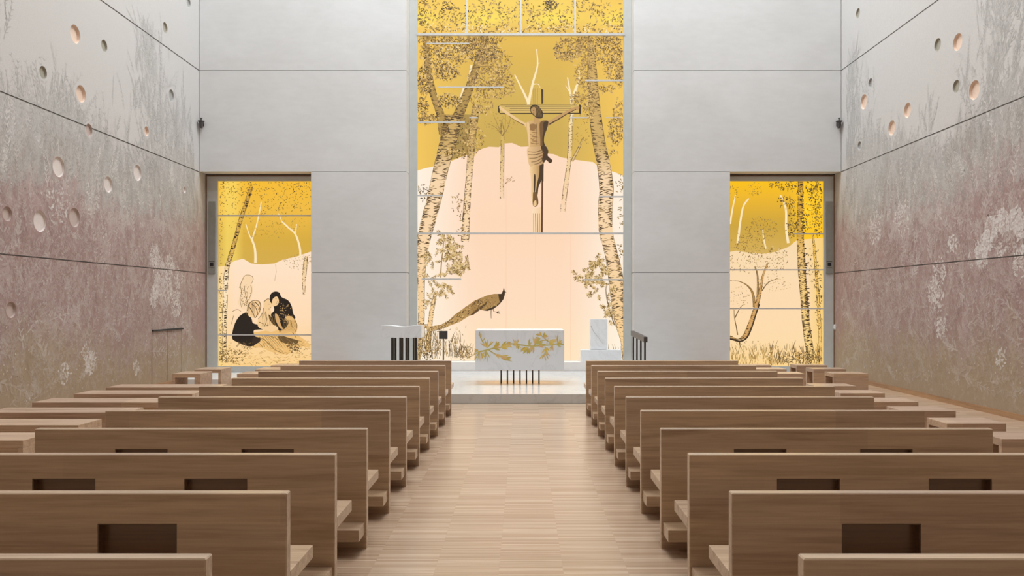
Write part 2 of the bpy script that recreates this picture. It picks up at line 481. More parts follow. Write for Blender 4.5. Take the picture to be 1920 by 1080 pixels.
def mural_wall(side):
    X = XL if side < 0 else XR
    out = side
    name = 'wall_left' if side < 0 else 'wall_right'
    holes = []
    for px, py, hh, t in HOLES[side]:
        d, z = wall_point(side, px, py)
        holes.append((d, z, hh * d / F, t))
    # slab with round holes
    bm = bmesh.new(); bx(bm, min(X, X + out * .35), max(X, X + out * .35), YB, YG + .25, 0, ZC)
    tmp = obj('tmp', bm, M_mural)
    cm = bmesh.new()
    for d, z, r, t in holes:
        cyl(cm, (X - out * .1, d, z), (X + out * .12, d, z), r, r, 40)
    cut = obj('cut', cm, M_mural)
    md = tmp.modifiers.new('b', 'BOOLEAN'); md.operation = 'DIFFERENCE'; md.object = cut; md.solver = 'EXACT'
    dg = bpy.context.evaluated_depsgraph_get(); dg.update()
    ev = tmp.evaluated_get(dg); me = ev.to_mesh()
    base = ([v.co[:] for v in me.vertices], [tuple(p.vertices) for p in me.polygons])
    ev.to_mesh_clear()
    for o in (tmp, cut):
        m_ = o.data; bpy.data.objects.remove(o); bpy.data.meshes.remove(m_)
    def to3(u, v, off): return (X - out * (0.0006 + off), u, v)
    P = Painter(to3, 0.0001, 8e-7, 1499)
    rr = random.Random(5 if side < 0 else 8)
    def free(u, v, pad=0.0):
        if not (0.3 < u < YG - .5) or v < 0.12 or v > ZC - .5: return False
        if u > YF - .25 and v > 4.4: return False
        return all((u - d) ** 2 + (v - z) ** 2 > (r + pad) ** 2 for d, z, r, t in holes)
    def sprig(u, v, h, a, col, ls, k=9, lay=1, droop=0.0):
        pts = [(u, v)]; aa = a
        for i in range(k):
            aa += rr.uniform(-.12, .12) - droop
            pts.append((pts[-1][0] + math.cos(aa) * h / k, pts[-1][1] + math.sin(aa) * h / k))
        if not free(*pts[0], .01) or not free(*pts[-1], .01): return
        if all(free(p[0], p[1], .012) for p in pts): P.line(pts, ls * .13, ls * .05, col, lay)
        for i, p in enumerate(pts[1:]):
            s2 = ls * (1.1 - .6 * i / k)
            for s in (-1, 1):
                c2 = col[:3] + (col[3] * rr.uniform(.6, 1.15),)
                la, ll = aa + s * rr.uniform(.35, 1.0), s2 * rr.uniform(.7, 1.2)
                if free(p[0], p[1], .015) and free(p[0] + math.cos(la) * ll, p[1] + math.sin(la) * ll, .015) and free(p[0] + math.cos(la) * ll / 2, p[1] + math.sin(la) * ll / 2, .02 + s2 * .15):
                    P.leaf(p[0], p[1], la, ll, s2 * rr.uniform(.16, .3), c2, lay + 1)
    LT = (0.53, 0.47, 0.43); WHT = (0.62, 0.58, 0.545); DK = (0.22, 0.15, 0.13); GRY = (0.25, 0.24, 0.22); GR2 = (0.40, 0.385, 0.36); PK = (0.42, 0.31, 0.28); OC = (0.42, 0.34, 0.25)
    # meadow in the mauve and ochre bands
    for i in range(2900):
        u = rr.uniform(5.5, 18.8); v = rr.uniform(0.2, 3.9)
        w = rr.random()
        if v > 2.2: col = (LT + (rr.uniform(.2, .6),)) if w < .5 else (DK + (rr.uniform(.2, .5),)) if w < .8 else PK + (rr.uniform(.3, .6),)
        elif v > 1.0: col = (LT + (rr.uniform(.15, .55),)) if w < .65 else (DK + (rr.uniform(.15, .4),)) if w < .8 else PK + (rr.uniform(.3, .6),)
        else: col = (LT + (rr.uniform(.12, .42),)) if w < .5 else OC + (rr.uniform(.2, .5),)
        sprig(u, v, rr.uniform(.25, .8), PI / 2 + rr.gauss(0, .75), col, rr.uniform(.05, .13), rr.randint(5, 9), 1, rr.uniform(-.05, .05))
    # taller grey growth rising into the white plaster
    for i in range(1900):
        u = rr.uniform(5.5, 18.8)
        top = 4.3 + 1.0 * math.sin(u * 1.1 + (0 if side < 0 else 2)) * 0.5
        v = rr.uniform(3.4, top)
        w = rr.random()
        col = GRY + (rr.uniform(.2, .6),) if w < .5 else GR2 + (rr.uniform(.3, .7),) if w < .9 else WHT + (rr.uniform(.35, .75),)
        sprig(u, v, rr.uniform(.4, 1.0), PI / 2 + rr.gauss(0, .3), col, rr.uniform(.06, .14), rr.randint(6, 10), 3, rr.uniform(-.05, .05))
    for i in range(330):
        u = rr.uniform(6.0, 18.8); v = rr.uniform(0.5, 3.7)
        col = (LT if rr.random() < .7 else WHT) + (rr.uniform(.15, .5),)
        sprig(u, v, rr.uniform(.4, 1.0), PI / 2 + rr.gauss(0, .9), col, rr.uniform(.11, .2), rr.randint(6, 10), 3, rr.uniform(-.1, .1))
    # tall plants
    if side < 0: TALL = [(16.2, 3.6, 7.1, .75, 330), (17.5, 3.6, 6.0, .9, 200), (13.5, 3.8, 5.2, .38, 40), (12.9, 3.8, 5.4, .16, 16), (14.3, 3.6, 4.7, .3, 30), (11.3, 4, 5.6, .15, 18), (11.5, 5.5, 6.6, .2, 12)]
    else: TALL = [(18.0, 3.6, 7.2, .38, 260), (17.3, 3.6, 6.4, .3, 80), (12.4, 4, 6.6, .5, 190), (13.3, 4, 5.6, .45, 50), (15.9, 3.6, 4.9, .9, 90), (14.6, 3.8, 5.2, .2, 20), (12.0, 5.0, 7.0, .4, 40)]
    for (u0, va, vb, sp, n) in TALL:
        for i in range(n):
            t = rr.random(); v = va + (vb - va) * t
            u = u0 + rr.gauss(0, sp * (1.1 - .7 * t))
            col = (GRY if rr.random() < .65 else GR2) + (rr.uniform(.3, .75) * (1.05 - .5 * t),)
            sprig(u, v, rr.uniform(.25, .7), PI / 2 + rr.gauss(0, .45), col, rr.uniform(.05, .1), rr.randint(5, 9), 4)
    # pale flower heads
    def head(u, v, r, n, al):
        for i in range(n):
            a = rr.random() * 2 * PI; q = math.sqrt(rr.random()) * r
            uu, vv = u + q * math.cos(a), v + q * math.sin(a) * 1.15
            if free(uu, vv, .06):
                P.leaf(uu, vv, rr.uniform(0, 6.28), rr.uniform(.04, .1), rr.uniform(.022, .05), WHT + (min(1, al * rr.uniform(.4, 1.1)),), 6)
    if side < 0:
        for (px, py, r, n) in [(290, 480, .2, 110), (300, 510, .26, 150), (318, 500, .22, 90), (335, 520, .2, 70), (312, 545, .28, 120), (330, 570, .25, 80), (288, 560, .16, 50), (292, 540, .15, 50), (378, 530, .2, 50), (378, 570, .2, 40),
                               (168, 680, .16, 60), (160, 660, .12, 20), (175, 670, .1, 20), (120, 700, .16, 30), (255, 690, .12, 20), (195, 470, .3, 40), (110, 380, .35, 50), (170, 370, .25, 50)]:
            d, z = wall_point(side, px, py); head(d, z, r, int(n * 1.9), .85)
    else:
        for (px, py, r, n) in [(1860, 425, .17, 90), (1880, 415, .16, 90), (1905, 410, .16, 90), (1915, 430, .14, 60), (1848, 455, .15, 70), (1840, 478, .18, 80), (1825, 485, .14, 60), (1895, 457, .12, 30), (1915, 490, .2, 90), (1875, 470, .1, 20),
                               (1750, 545, .2, 60), (1760, 510, .22, 50), (1764, 615, .18, 40), (1640, 425, .3, 60), (1690, 410, .3, 60), (1575, 560, .2, 30), (1785, 460, .15, 25), (1877, 675, .12, 16), (1760, 560, .2, 30)]:
            d, z = wall_point(side, px, py); head(d, z, r, int(n * 2.0), .9)
    for i in range(900):
        u, v = rr.uniform(6, 18.7), rr.uniform(.25, 3.6)
        if free(u, v, .05): P.ell(u, v, rr.uniform(.008, .02), rr.uniform(.01, .024), WHT + (rr.uniform(.25, .6),), 6, 6)
    # joints between the panels
    for z in J[1:7]:
        segs = [(YB, YG - .01)]
        for d, hz, r, t in holes:
            if abs(hz - z) < r:
                w = math.sqrt(r * r - (hz - z) ** 2)
                ns = []
                for a, b in segs:
                    if a < d < b: ns += [(a, d - w), (d + w, b)]
                    else: ns.append((a, b))
                segs = ns
        for a, b in segs:
            e = YF if z > 4.7 else b
            P.poly([(a, z - .008), (min(b, max(e, a)), z - .008), (min(b, max(e, a)), z + .008), (a, z + .008)], (0.045, 0.035, 0.03, 1), 24)
    if side < 0:   # seams and head bar of the flush door
        ua, _ = wall_point(-1, 284.5, 600); ub, _ = wall_point(-1, 340, 600); uc = (ua + ub) / 2
        for u, a, b in ((ua, .1, 2.43), (ub, .1, 1.25), (uc, .1, 1.2)):
            P.poly([(u - .006, a), (u + .006, a), (u + .006, b), (u - .006, b)], (0.12, 0.085, 0.075, .8), 24)
    w = P.build(name, [M_mural], None, base)
    st(w)
    for d, z, r, t in holes:
        cm = bmesh.new()
        dep = {'p': .045, 'w': .03, 'm': .035, 'o': .035, 'g': .035}[t]
        cyl(cm, (X + out * .004, d, z), (X + out * dep, d, z), r * .995, r * .93, 40, True)
        # drop the cap that faces the room
        bad = [f for f in cm.faces if len(f.verts) > 8 and abs(f.calc_center_median().x - (X + out * .004)) < 1e-3]
        bmesh.ops.delete(cm, geom=bad, context='FACES')
        bmesh.ops.reverse_faces(cm, faces=cm.faces[:])
        o = obj('round_recess', cm, M_hole[t], w); o['label'] = HLAB[t]
    return w
WL = mural_wall(-1); WR = mural_wall(1)
ua, _ = wall_point(-1, 284.5, 600); ub, _ = wall_point(-1, 340, 600)
box_obj('door_bar', (XL + .002, XL + .03, ua, ub + .05, 1.17, 1.20), M_gap, WL)['label'] = 'thin dark bar over the flush door'
st(box_obj('baseboard_left', (XL + .001, XL + .02, YB, YF - .02, 0, .09), M_base))
st(box_obj('baseboard_right', (XR - .02, XR - .001, YB, YF - .02, 0, .09), M_base))

# ================================================================== PRINTED WINDOWS
M_reveal = plain('reveal', (0.60, 0.50, 0.43, 1), 0.7)
def frame_ring(name, x0, x1, z0, z1, w, parent, ya=YG - .06, yb=YG + .05, wl=None, wr=None, wt=None, wb=None, m=None):
    wl = w if wl is None else wl; wr = w if wr is None else wr; wt = w if wt is None else wt; wb = w if wb is None else wb
    bm = bmesh.new()
    if wl: bx(bm, x0, x0 + wl, ya, yb, z0, z1)
    if wr: bx(bm, x1 - wr, x1, ya, yb, z0, z1)
    if wb: bx(bm, x0 + wl, x1 - wr, ya, yb, z0, z0 + wb)
    if wt: bx(bm, x0 + wl, x1 - wr, ya, yb, z1 - wt, z1)
    return obj(name, bm, m or M_frame, parent)

GOLD_T = L(244, 206, 96); GOLD_M = L(226, 184, 84); GOLD_O = L(206, 170, 82)
# ---------------- central window
W1 = st(empty('window_1', (0, YG, 0)))
W1.location = (0, 0, 0)
wx0, wx1 = WX[1] + .005, WX[2] - .005
ztop = 11.3
frame_ring('window_frame', wx0, wx1, .372, ztop, .19, W1, wb=.0)
AX0, AX1, AY1 = 782.0, 1171.0, 676.0
AYT = -180.0
def sky_main(x, y):
    u = (x - AX0) / (AX1 - AX0)
    side = abs(u - .5) * 2
    c = curve_col([(0, L(248, 210, 88)), (60, L(236, 192, 88)), (100, L(222, 180, 72)), (170, L(214, 178, 82)), (260, L(202, 168, 80)), (330, L(206, 172, 84))])(y)
    c = lerp(c, L(248, 200, 88), max(0, side - .35) * 1.35)
    if 12 < y < 54: c = lerp(c, L(255, 230, 84), .95 * math.exp(-((y - 32) / 14) ** 2) * (0.6 + .4 * math.sin(x * .05)))
    return c
def hill_main(x, y):
    side = abs((x - AX0) / (AX1 - AX0) - .5) * 2
    c = curve_col([(270, L(254, 218, 190)), (420, L(254, 216, 184)), (560, L(254, 220, 190)), (676, L(254, 226, 186))])(y)
    return lerp(c, L(255, 244, 226), max(0, side - .45) * 1.7)
P = Painter(glass3d, .0004)
grid_bg(P, AX0, AX1, AYT, 330, sky_main, 16, 26)
grid_bg(P, AX0, AX1, 330, AY1, hill_main, 16, 16)
HILL = [(782, 320), (795, 316), (813, 312), (830, 306), (846, 302), (868, 293), (891, 284.5), (904, 279), (917, 275), (935, 276), (945, 269), (960, 268), (977, 275),
        (991, 274.5), (1010, 280), (1026, 288), (1038, 289), (1052, 295), (1077, 299.5), (1097, 302), (1112, 304), (1121, 311), (1140, 319), (1158, 325), (1171, 330)]
for a, b in zip(HILL, HILL[1:]):
    P.poly([(a[0], 330), (b[0], 330), b, a], [hill_main(a[0], 330), hill_main(b[0], 330), hill_main(b[0], 300), hill_main(a[0], 300)], 1, 1)
CL = (AX0, AX1)
bark_gold = curve_col([(60, L(208, 168, 88)), (280, L(206, 170, 104)), (330, L(248, 214, 172)), (480, L(250, 214, 168)), (600, L(246, 206, 148)), (676, L(248, 210, 148))])
bark_dark = curve_col([(60, L(178, 142, 70)), (240, L(176, 142, 76)), (330, L(232, 190, 136)), (480, L(240, 200, 140)), (676, L(236, 192, 120))])
# darker thicket behind the left trunks
P.poly([(846, 300), (880, 288), (890, 240), (886, 215), (860, 214), (846, 250)], L(170, 140, 72), 2, 1)
leaves(P, 864, 255, 20, 44, 130, [INK2, INK3, INK], (3, 6), (1, 2), 3, clipx=CL)
# faint distant trees
def pmi(fn, *a, **k): fn(*a, **k)
birch(P, [(941, 373, 8), (941, 330, 8), (942, 290, 7), (942, 250, 6), (940, 225, 3)], curve_col([(225, GOLD_O), (270, L(214, 180, 100)), (373, L(250, 214, 178))]), 46, 3, n=24)
for e in ((925, 215), (958, 218), (948, 205), (915, 232)):
    P.line(interp([(942, 255), ((942 + e[0]) / 2 + 2, 240), e], 8), 1.6, .5, INK3, 3)
leaves(P, 940, 228, 32, 22, 70, [INK3, L(170, 136, 70)], (2, 4), (.7, 1.3), 3)
birch(P, [(1055, 396, 10), (1060, 355, 9), (1066, 310, 8), (1069, 270, 8), (1070, 235, 7), (1073, 206, 5)], curve_col([(200, L(250, 226, 176)), (290, L(240, 206, 150)), (396, L(250, 214, 178))]), 60, 3, n=24)
birch(P, [(1072, 303, 6), (1084, 280, 5), (1094, 257, 3)], curve_col([(250, GOLD_O), (300, L(225, 188, 130))]), 16, 3, n=10)
leaves(P, 1090, 235, 26, 36, 60, [INK3, INK2], (2, 4), (.7, 1.4), 3)
for s in ((958, 338), (950, 344), (960, 332)): P.line([(946, 345), s], .8, .4, INK3, 3)
leaves(P, 957, 337, 8, 6, 16, [INK3], (2, 3.5), (.8, 1.4), 3)
# bare white branches
WB = L(255, 232, 188)
for pts, w in ([[(989, 208), (991, 195), (984, 178), (975, 160), (965, 140)], 6], [[(990, 200), (994, 178), (1000, 152), (1008, 122), (1006, 92)], 6], [[(1008, 119), (1013, 118)], 1.5], [[(1000, 158), (1009, 158), (1013, 165)], 2],
               [[(1073, 215), (1072, 195), (1068, 168), (1064, 145)], 6], [[(1072, 190), (1080, 165), (1086, 145), (1085, 129)], 6], [[(1068, 172), (1060, 160)], 2],
               [[(872, 164), (866, 180), (858, 200), (852, 218)], 8], [[(884, 122), (880, 140), (875, 160)], 4]):
    P.line(interp(pts, 12) if len(pts) > 2 else pts, w, w * .3, WB, 4, 1)
# big trunks
birch(P, [(783.5, 690, 1), (787, 660, 7), (790, 600, 12), (790, 520, 14), (793, 460, 24), (803, 415, 28), (815, 370, 28), (826, 320, 29), (838, 275, 32), (846, 240, 34), (850, 215, 30)], bark_gold, 330, 6, n=60)
birch(P, [(834, 252, 22), (826, 215, 16), (815, 185, 14), (806, 150, 13), (801, 110, 12), (798, 66, 10)], bark_dark, 150, 6, n=36)
birch(P, [(852, 232, 24), (864, 205, 20), (878, 170, 17), (889, 138, 15), (900, 105, 14), (912, 66, 11)], bark_dark, 140, 6, n=36)
birch(P, [(872, 452, 15), (874, 410, 14), (878, 350, 12), (882, 300, 13), (885, 260, 14), (889, 225, 15), (893, 195, 12)], bark_gold, 190, 5, n=40)
birch(P, [(1169, 676, 3), (1167, 640, 7), (1161, 600, 20), (1158, 560, 26), (1153, 510, 28), (1146, 475, 25), (1136, 435, 26), (1135, 390, 27), (1137, 350, 27), (1131, 305, 25), (1122, 260, 24), (1115, 205, 22), (1111, 150, 19), (1109, 105, 15), (1107, 72, 11)], bark_gold, 420, 6, n=80)
# cross
BM = L(222, 188, 112); BL = L(252, 220, 176)
P.poly([(997, 392), (1014.6, 388), (1014.6, 437), (997.5, 437)], [L(255, 224, 190), L(244, 206, 160), L(240, 200, 150), L(252, 218, 180)], 5, 1)
P.poly([(1016, 286), (1019.4, 286), (1019, 340), (1016, 340)], INK, 7, 1)
for xx, wv in ((1000, .7), (1004, 1.2), (1008, .8), (1011.5, .7)):
    P.line([(xx, 400), (xx + .5, 437)], wv, wv, INK2, 6, 1)
P.poly([(1015.5, 300), (1018.5, 300), (1017.8, 437), (1014.6, 437)], L(92, 52, 22), 6, 1)
P.poly([(1014.8, 167), (1018.6, 168), (1018.6, 194), (1015.2, 195)], INK, 6, 1)
for xx in (1000, 1003, 1008): P.line([(xx, 166), (xx, 196)], .7, .5, INK3, 5, 1)
P.poly([(937, 197), (1087, 196), (1087, 212), (937, 213)], L(214, 180, 100), 5, 1)
P.poly([(937, 212), (1087, 211.5), (1087, 213.8), (937, 214)], INK, 6, 1)
for yv in (197, 200, 203.5, 207): P.line([(R.uniform(938, 960), yv), (R.uniform(1060, 1085), yv)], .9, .6, INK2, 6, 1)
P.poly([(1085.5, 196), (1089.5, 197), (1089.5, 214), (1085.5, 213)], INK, 6, 1)
P.poly([(933.5, 199), (937, 198), (937, 212), (934, 211)], INK, 6, 1)
# figure
SK = L(196, 152, 96); SKL = L(236, 198, 142); SKD = L(118, 84, 46); SKX = L(66, 46, 26)
def tone(pts, c, l=8, c2=None):
    q = smooth(pts)
    if c2:
        xa, xb = min(p[0] for p in q), max(p[0] for p in q)
        c = [lerp(c, c2, (p[0] - xa) / (xb - xa)) for p in q]
    P.poly(q, c, l, 1)
tone([(990, 229), (984, 230), (966, 219), (951, 209), (942, 202), (937, 199), (936, 203), (941, 208), (952, 216), (968, 227), (983, 236), (992, 242)], SKL)  # left arm
P.line([(984, 235), (968, 227), (953, 217)], 1.6, .8, SKD, 9, 1)
tone([(1024, 226), (1031, 226), (1046, 217), (1062, 208), (1072, 203), (1080, 200), (1086, 200), (1085, 205), (1076, 208), (1064, 214), (1049, 224), (1034, 233), (1025, 238)], SK)
P.line([(1030, 233), (1048, 223), (1064, 213), (1080, 205)], 2.2, 1.2, SKX, 9, 1)
tone([(986, 232), (992, 227), (1001, 226), (1010, 227), (1020, 226), (1028, 228), (1026, 240), (1021, 254), (1020, 266), (1022, 276), (1006, 279), (992, 277), (991, 262), (988, 246)], L(226, 184, 124), 8, L(160, 118, 68))
tone([(1012, 231), (1020, 226), (1028, 228), (1026, 240), (1021, 254), (1020, 266), (1023, 276), (1014, 277), (1013, 262), (1012, 248)], SKD, 9)
tone([(1019, 230), (1028, 228), (1026, 240), (1021, 254), (1020, 266), (1022, 275), (1018, 275), (1017, 258), (1019, 245)], SKX, 10)
tone([(993, 234), (1001, 232), (1006, 236), (1003, 243), (995, 243)], L(150, 110, 64), 9)
tone([(988, 232), (992, 232), (993, 250), (994, 274), (992, 276), (990, 260)], SKL, 9)
for yv in (248, 256, 264): P.leaf(996, yv, .1, 14, 2.2, L(150, 110, 64), 10, 1)
P.line([(1006, 232), (1006, 272)], 1.2, .6, SKD, 10, 1)
# loincloth
tone([(989, 278), (1006, 275), (1022, 273), (1028, 283), (1027, 292), (1036, 301), (1031, 306), (1024, 300), (1020, 305), (1010, 311), (1003, 309), (994, 312), (990, 300)], L(234, 194, 140), 10, L(150, 108, 62))
tone([(1014, 275), (1022, 273), (1028, 283), (1027, 292), (1036, 301), (1031, 306), (1024, 300), (1020, 305), (1016, 300), (1018, 288)], SKX, 11)
for a, b in (((990, 284), (1018, 281)), ((990, 290), (1020, 285)), ((992, 297), (1019, 290)), ((996, 304), (1018, 295)), ((1002, 308), (1019, 299))):
    P.line(interp([a, ((a[0] + b[0]) / 2, (a[1] + b[1]) / 2 + 2.5), b], 6), 1.0, 1.6, SKD, 12, 1)
# legs and feet
tone([(993, 310), (1004, 308), (1003, 330), (1001, 352), (1003, 368), (1006, 383), (1000, 384), (996, 366), (996, 340)], L(248, 212, 160), 9, L(206, 162, 104))
tone([(1003, 310), (1018, 304), (1019, 318), (1016, 336), (1010, 350), (1007, 365), (1009, 382), (1004, 387), (1001, 376), (1001, 352), (1002, 330)], L(226, 184, 126), 9, L(140, 100, 56))
tone([(1012, 307), (1018, 304), (1019, 318), (1016, 336), (1010, 350), (1008, 365), (1005, 360), (1007, 345), (1011, 326)], SKX, 10)
tone([(1001, 330), (1004, 330), (1003, 362), (1001, 362)], SKX, 10)
tone([(1000, 360), (1006, 362), (1009, 374), (1009, 383), (1004, 388), (999, 384), (999, 372)], SKD, 10)
tone([(1001, 378), (1005, 376), (1006, 384), (1003, 387), (1000, 384)], SKL, 11)
# head
tone([(995, 200), (1000, 196.5), (1008, 197.5), (1013, 203), (1018, 211), (1017, 221), (1009, 222), (1003, 219), (996, 212), (994, 206)], INK, 11)
tone([(996, 204), (1002, 200.5), (1005, 208), (1004, 217), (999, 213), (996, 209)], SK, 12)
tone([(1004, 216), (1010, 215), (1011, 229), (1001, 229)], SK, 10)
for k in range(9): P.line([(998 + k * 1.7, 198 + abs(k - 3) * .5), (1000 + k * 1.9, 209 + k * .8), (1001 + k * 1.8, 219)], .5, .4, INK3, 13, 1)
for (xa, ya, xb, yb) in ((993, 243, 1004, 244), (994, 252, 1003, 252), (995, 260, 1003, 259), (995, 268, 1010, 269)): P.line([(xa, ya), ((xa + xb) / 2, ya + 1.6), (xb, yb)], 1.2, .8, L(134, 96, 54), 12, 1)
P.leaf(997.5, 206.5, .2, 5, 1.2, INK, 13, 1); P.leaf(998, 212, .1, 4, 1.1, SKD, 13, 1)
# foliage
LFD = [INK, INK, INK2, L(86, 68, 34), INK2]; LFM = [INK2, INK3, L(128, 98, 48), L(168, 132, 66)]; LFW = [L(250, 224, 160), L(252, 230, 180), L(240, 208, 130)]
TOPY = (AYT, 64)
for x in range(790, 1172, 13):
    mass(P, x, R.uniform(0, 46), 16, 20, 9, LFD + LFM, (4, 8), (1.4, 2.6), 10, clipx=CL, clipy=TOPY)
    leaves(P, x, R.uniform(48, 62), 14, 9, 16, LFM + LFW, (4, 7), (1.3, 2.4), 10, clipx=CL, clipy=TOPY)
leaves(P, 1032, 10, 14, 9, 40, LFD, (4, 8), (1.6, 2.8), 11, clipx=CL, clipy=TOPY)
leaves(P, 840, 12, 14, 8, 22, LFD, (4, 8), (1.6, 2.8), 11, clipx=CL, clipy=TOPY)
leaves(P, 790, 20, 10, 30, 50, LFM, (4, 8), (1.6, 2.8), 11, clipx=CL, clipy=TOPY)
for x in range(790, 1172, 18):
    leaves(P, x, -90, 20, 80, 18, LFD + LFM, (4, 8), (1.4, 2.6), 10, clipx=CL)
MIDY = (68, 290)
for cx, cy, rx, ry, n, cs in [(832, 100, 44, 32, 190, LFD + LFM), (835, 105, 34, 30, 80, LFW + LFM), (795, 150, 15, 26, 85, LFD), (838, 138, 22, 12, 60, LFD), (842, 188, 22, 12, 60, LFD), (792, 200, 12, 16, 40, LFD),
                              (905, 95, 32, 26, 150, LFD + LFM), (930, 118, 28, 22, 110, LFM), (915, 150, 40, 20, 110, LFM), (940, 160, 26, 26, 70, LFM), (905, 190, 22, 24, 60, LFM), (870, 85, 20, 14, 50, LFD),
                              (800, 222, 20, 9, 50, LFD + LFM), (820, 75, 40, 8, 60, LFM), (905, 76, 40, 8, 60, LFM),
                              (1065, 90, 26, 16, 70, LFM + LFM + [INK]), (1060, 105, 20, 10, 40, LFM), (1095, 88, 18, 22, 70, LFM), (1140, 95, 28, 26, 130, LFD + LFM), (1152, 130, 20, 20, 60, LFM), (1162, 140, 9, 22, 40, LFD + LFM), (1095, 140, 16, 30, 70, LFM), (1138, 165, 16, 8, 22, LFM),
                              (1105, 190, 14, 30, 60, LFM), (1155, 245, 14, 26, 60, LFD + LFM), (1160, 215, 10, 30, 30, LFM), (1150, 300, 10, 24, 30, LFM), (1080, 185, 12, 10, 30, LFM), (1110, 75, 60, 6, 60, LFM),
                              (885, 262, 22, 30, 60, LFM), (850, 290, 22, 10, 40, LFD + LFM), (870, 300, 12, 14, 36, LFM)]:
    mass(P, cx, cy, rx, ry, n, cs, clipx=CL, clipy=MIDY)
for a, b in (((800, 90), (830, 110)), ((880, 130), (945, 128)), ((1118, 100), (1160, 85)), ((1100, 110), (1050, 98)), ((890, 100), (940, 92))):
    P.line(interp([a, ((a[0] + b[0]) / 2, (a[1] + b[1]) / 2 - 5), b], 8), 1.2, .5, INK2, 9, 1)
# lower sprays
for cx, cy, rx, ry, n, cs in [(795, 360, 14, 14, 36, LFM + LFD), (858, 380, 12, 16, 22, LFM), (868, 395, 10, 22, 24, LFM), (1163, 345, 8, 22, 24, LFM), (1165, 400, 6, 30, 22, LFM),
                              (870, 435, 12, 10, 14, LFM), (1165, 470, 6, 16, 16, LFM)]:
    leaves(P, cx, cy, rx, ry, n, cs, (3.5, 6.5), (1.1, 2.1), 10, clipx=CL)
OLV = [L(170, 138, 80), L(206, 172, 110), L(136, 108, 58), L(228, 196, 140), L(110, 84, 44), L(236, 206, 160), L(216, 184, 124)]
for cx, cy, n, s in [(832, 442, 5, 9), (848, 452, 6, 9), (838, 470, 7, 10), (848, 478, 6, 9), (860, 490, 6, 9), (868, 500, 8, 9), (856, 505, 8, 8), (872, 488, 4, 8), (806, 478, 6, 7), (812, 485, 5, 7), (830, 540, 7, 8), (842, 538, 6, 8), (815, 550, 4, 7), (806, 520, 5, 7), (838, 512, 6, 8), (808, 560, 5, 7)]:
    for k in range(n):
        twig(P, cx + R.uniform(-5, 5), cy + R.uniform(-4, 6), R.uniform(0, 2 * PI), R.uniform(8, 16), OLV, INK3, 10, s * .62)
birch(P, [(803, 660, 9), (806, 610, 9), (812, 570, 8), (818, 545, 5)], bark_gold, 70, 7, n=20)
P.line(interp([(826, 520), (828, 490), (832, 455), (834, 438)], 10), 2.4, 1.0, INK3, 9, 1)
for cx, cy, n in [(1125, 500, 9), (1118, 490, 6), (1112, 505, 8), (1108, 520, 8), (1122, 530, 10), (1100, 525, 6), (1088, 518, 3), (1116, 548, 5), (1140, 545, 4), (1140, 580, 6), (1143, 595, 6), (1130, 512, 8)]:
    for k in range(n):
        twig(P, cx + R.uniform(-6, 6), cy + R.uniform(-5, 5), R.uniform(0, 2 * PI), R.uniform(7, 13), OLV, INK3, 10, 5)
P.line(interp([(1152, 610), (1140, 570), (1136, 545), (1138, 530)], 10), 2, 1, INK2, 9, 1)
# peacock
PB = L(168, 130, 74); PD = L(92, 66, 34); PX = L(58, 40, 20)
TU = [(785, 606), (806, 612), (826, 609), (840, 602), (852.6, 590), (871, 577), (889.6, 564), (905, 557)]
TLo = [(790, 609), (806, 622), (826, 617), (840, 612), (862, 603.6), (880, 592), (894, 583), (908, 579)]
tcols = [L(206, 168, 110), L(214, 176, 120), L(206, 166, 106), L(196, 156, 96), L(190, 150, 90), L(178, 138, 80), L(160, 122, 68), L(140, 104, 56)]
for i in range(7):
    P.poly([TU[i], TLo[i], TLo[i + 1], TU[i + 1]], [tcols[i], tcols[i], tcols[i + 1], tcols[i + 1]], 8, 1)
P.poly([(889.6, 564), (912.8, 554), (926.7, 551), (936, 551), (941, 553), (942, 562), (938, 569), (930, 575), (920, 580), (908, 582), (897, 580), (890, 575)], PB, 9, 1)
P.poly([(934, 551), (940, 551), (943, 545), (945, 543), (947.5, 547), (946.5, 553), (944, 561), (938, 569), (936, 562)], PX, 10, 1)
P.poly([(906, 582), (918, 578), (930, 573), (938, 566), (936, 571), (926, 579), (914, 583)], PX, 10, 1)
P.poly([(880, 592), (897, 577), (908, 570), (915, 562), (910, 574), (900, 581), (888, 590)], PD, 10, 1)
P.line([(943.5, 546), (944.6, 539.5)], 1.4, .8, PX, 10, 1); P.line([(945.5, 546), (946.2, 541)], .9, .5, PX, 10, 1)
P.leaf(946, 547, .3, 4, 1.5, INK2, 11, 1)
for i in range(230):
    t = R.random() * 7; k = int(t); u = t - k; s = R.random()
    x = (TU[k][0] * (1 - s) + TLo[k][0] * s) * (1 - u) + (TU[k + 1][0] * (1 - s) + TLo[k + 1][0] * s) * u
    y = (TU[k][1] * (1 - s) + TLo[k][1] * s) * (1 - u) + (TU[k + 1][1] * (1 - s) + TLo[k + 1][1] * s) * u
    P.leaf(x, y, PI - .6 + R.gauss(0, .3), R.uniform(2, 5), R.uniform(.8, 1.6), R.choice((PD, PX, L(220, 184, 124), PD)), 10, 1)
for i in range(90):
    x, y = R.uniform(895, 934), R.uniform(556, 578)
    if (x - 915) ** 2 / 500 + (y - 566) ** 2 / 130 < 1: P.leaf(x, y, PI - .5, R.uniform(1.5, 3), 1.0, R.choice((PD, L(210, 172, 110))), 10, 1)
P.line([(921, 579), (920.8, 588), (921, 597)], 1.3, .8, PX, 9, 1)
P.line([(924, 577), (926, 584), (932, 585), (937, 587)], 1.3, .9, PX, 9, 1)
for e in ((936, 583), (938, 589), (934, 589)): P.line([(931, 585), e], .9, .5, PX, 9, 1)
P.line(interp([(782.5, 604), (793, 608), (803, 609)], 6), .8, 1.4, INK2, 9, 1)
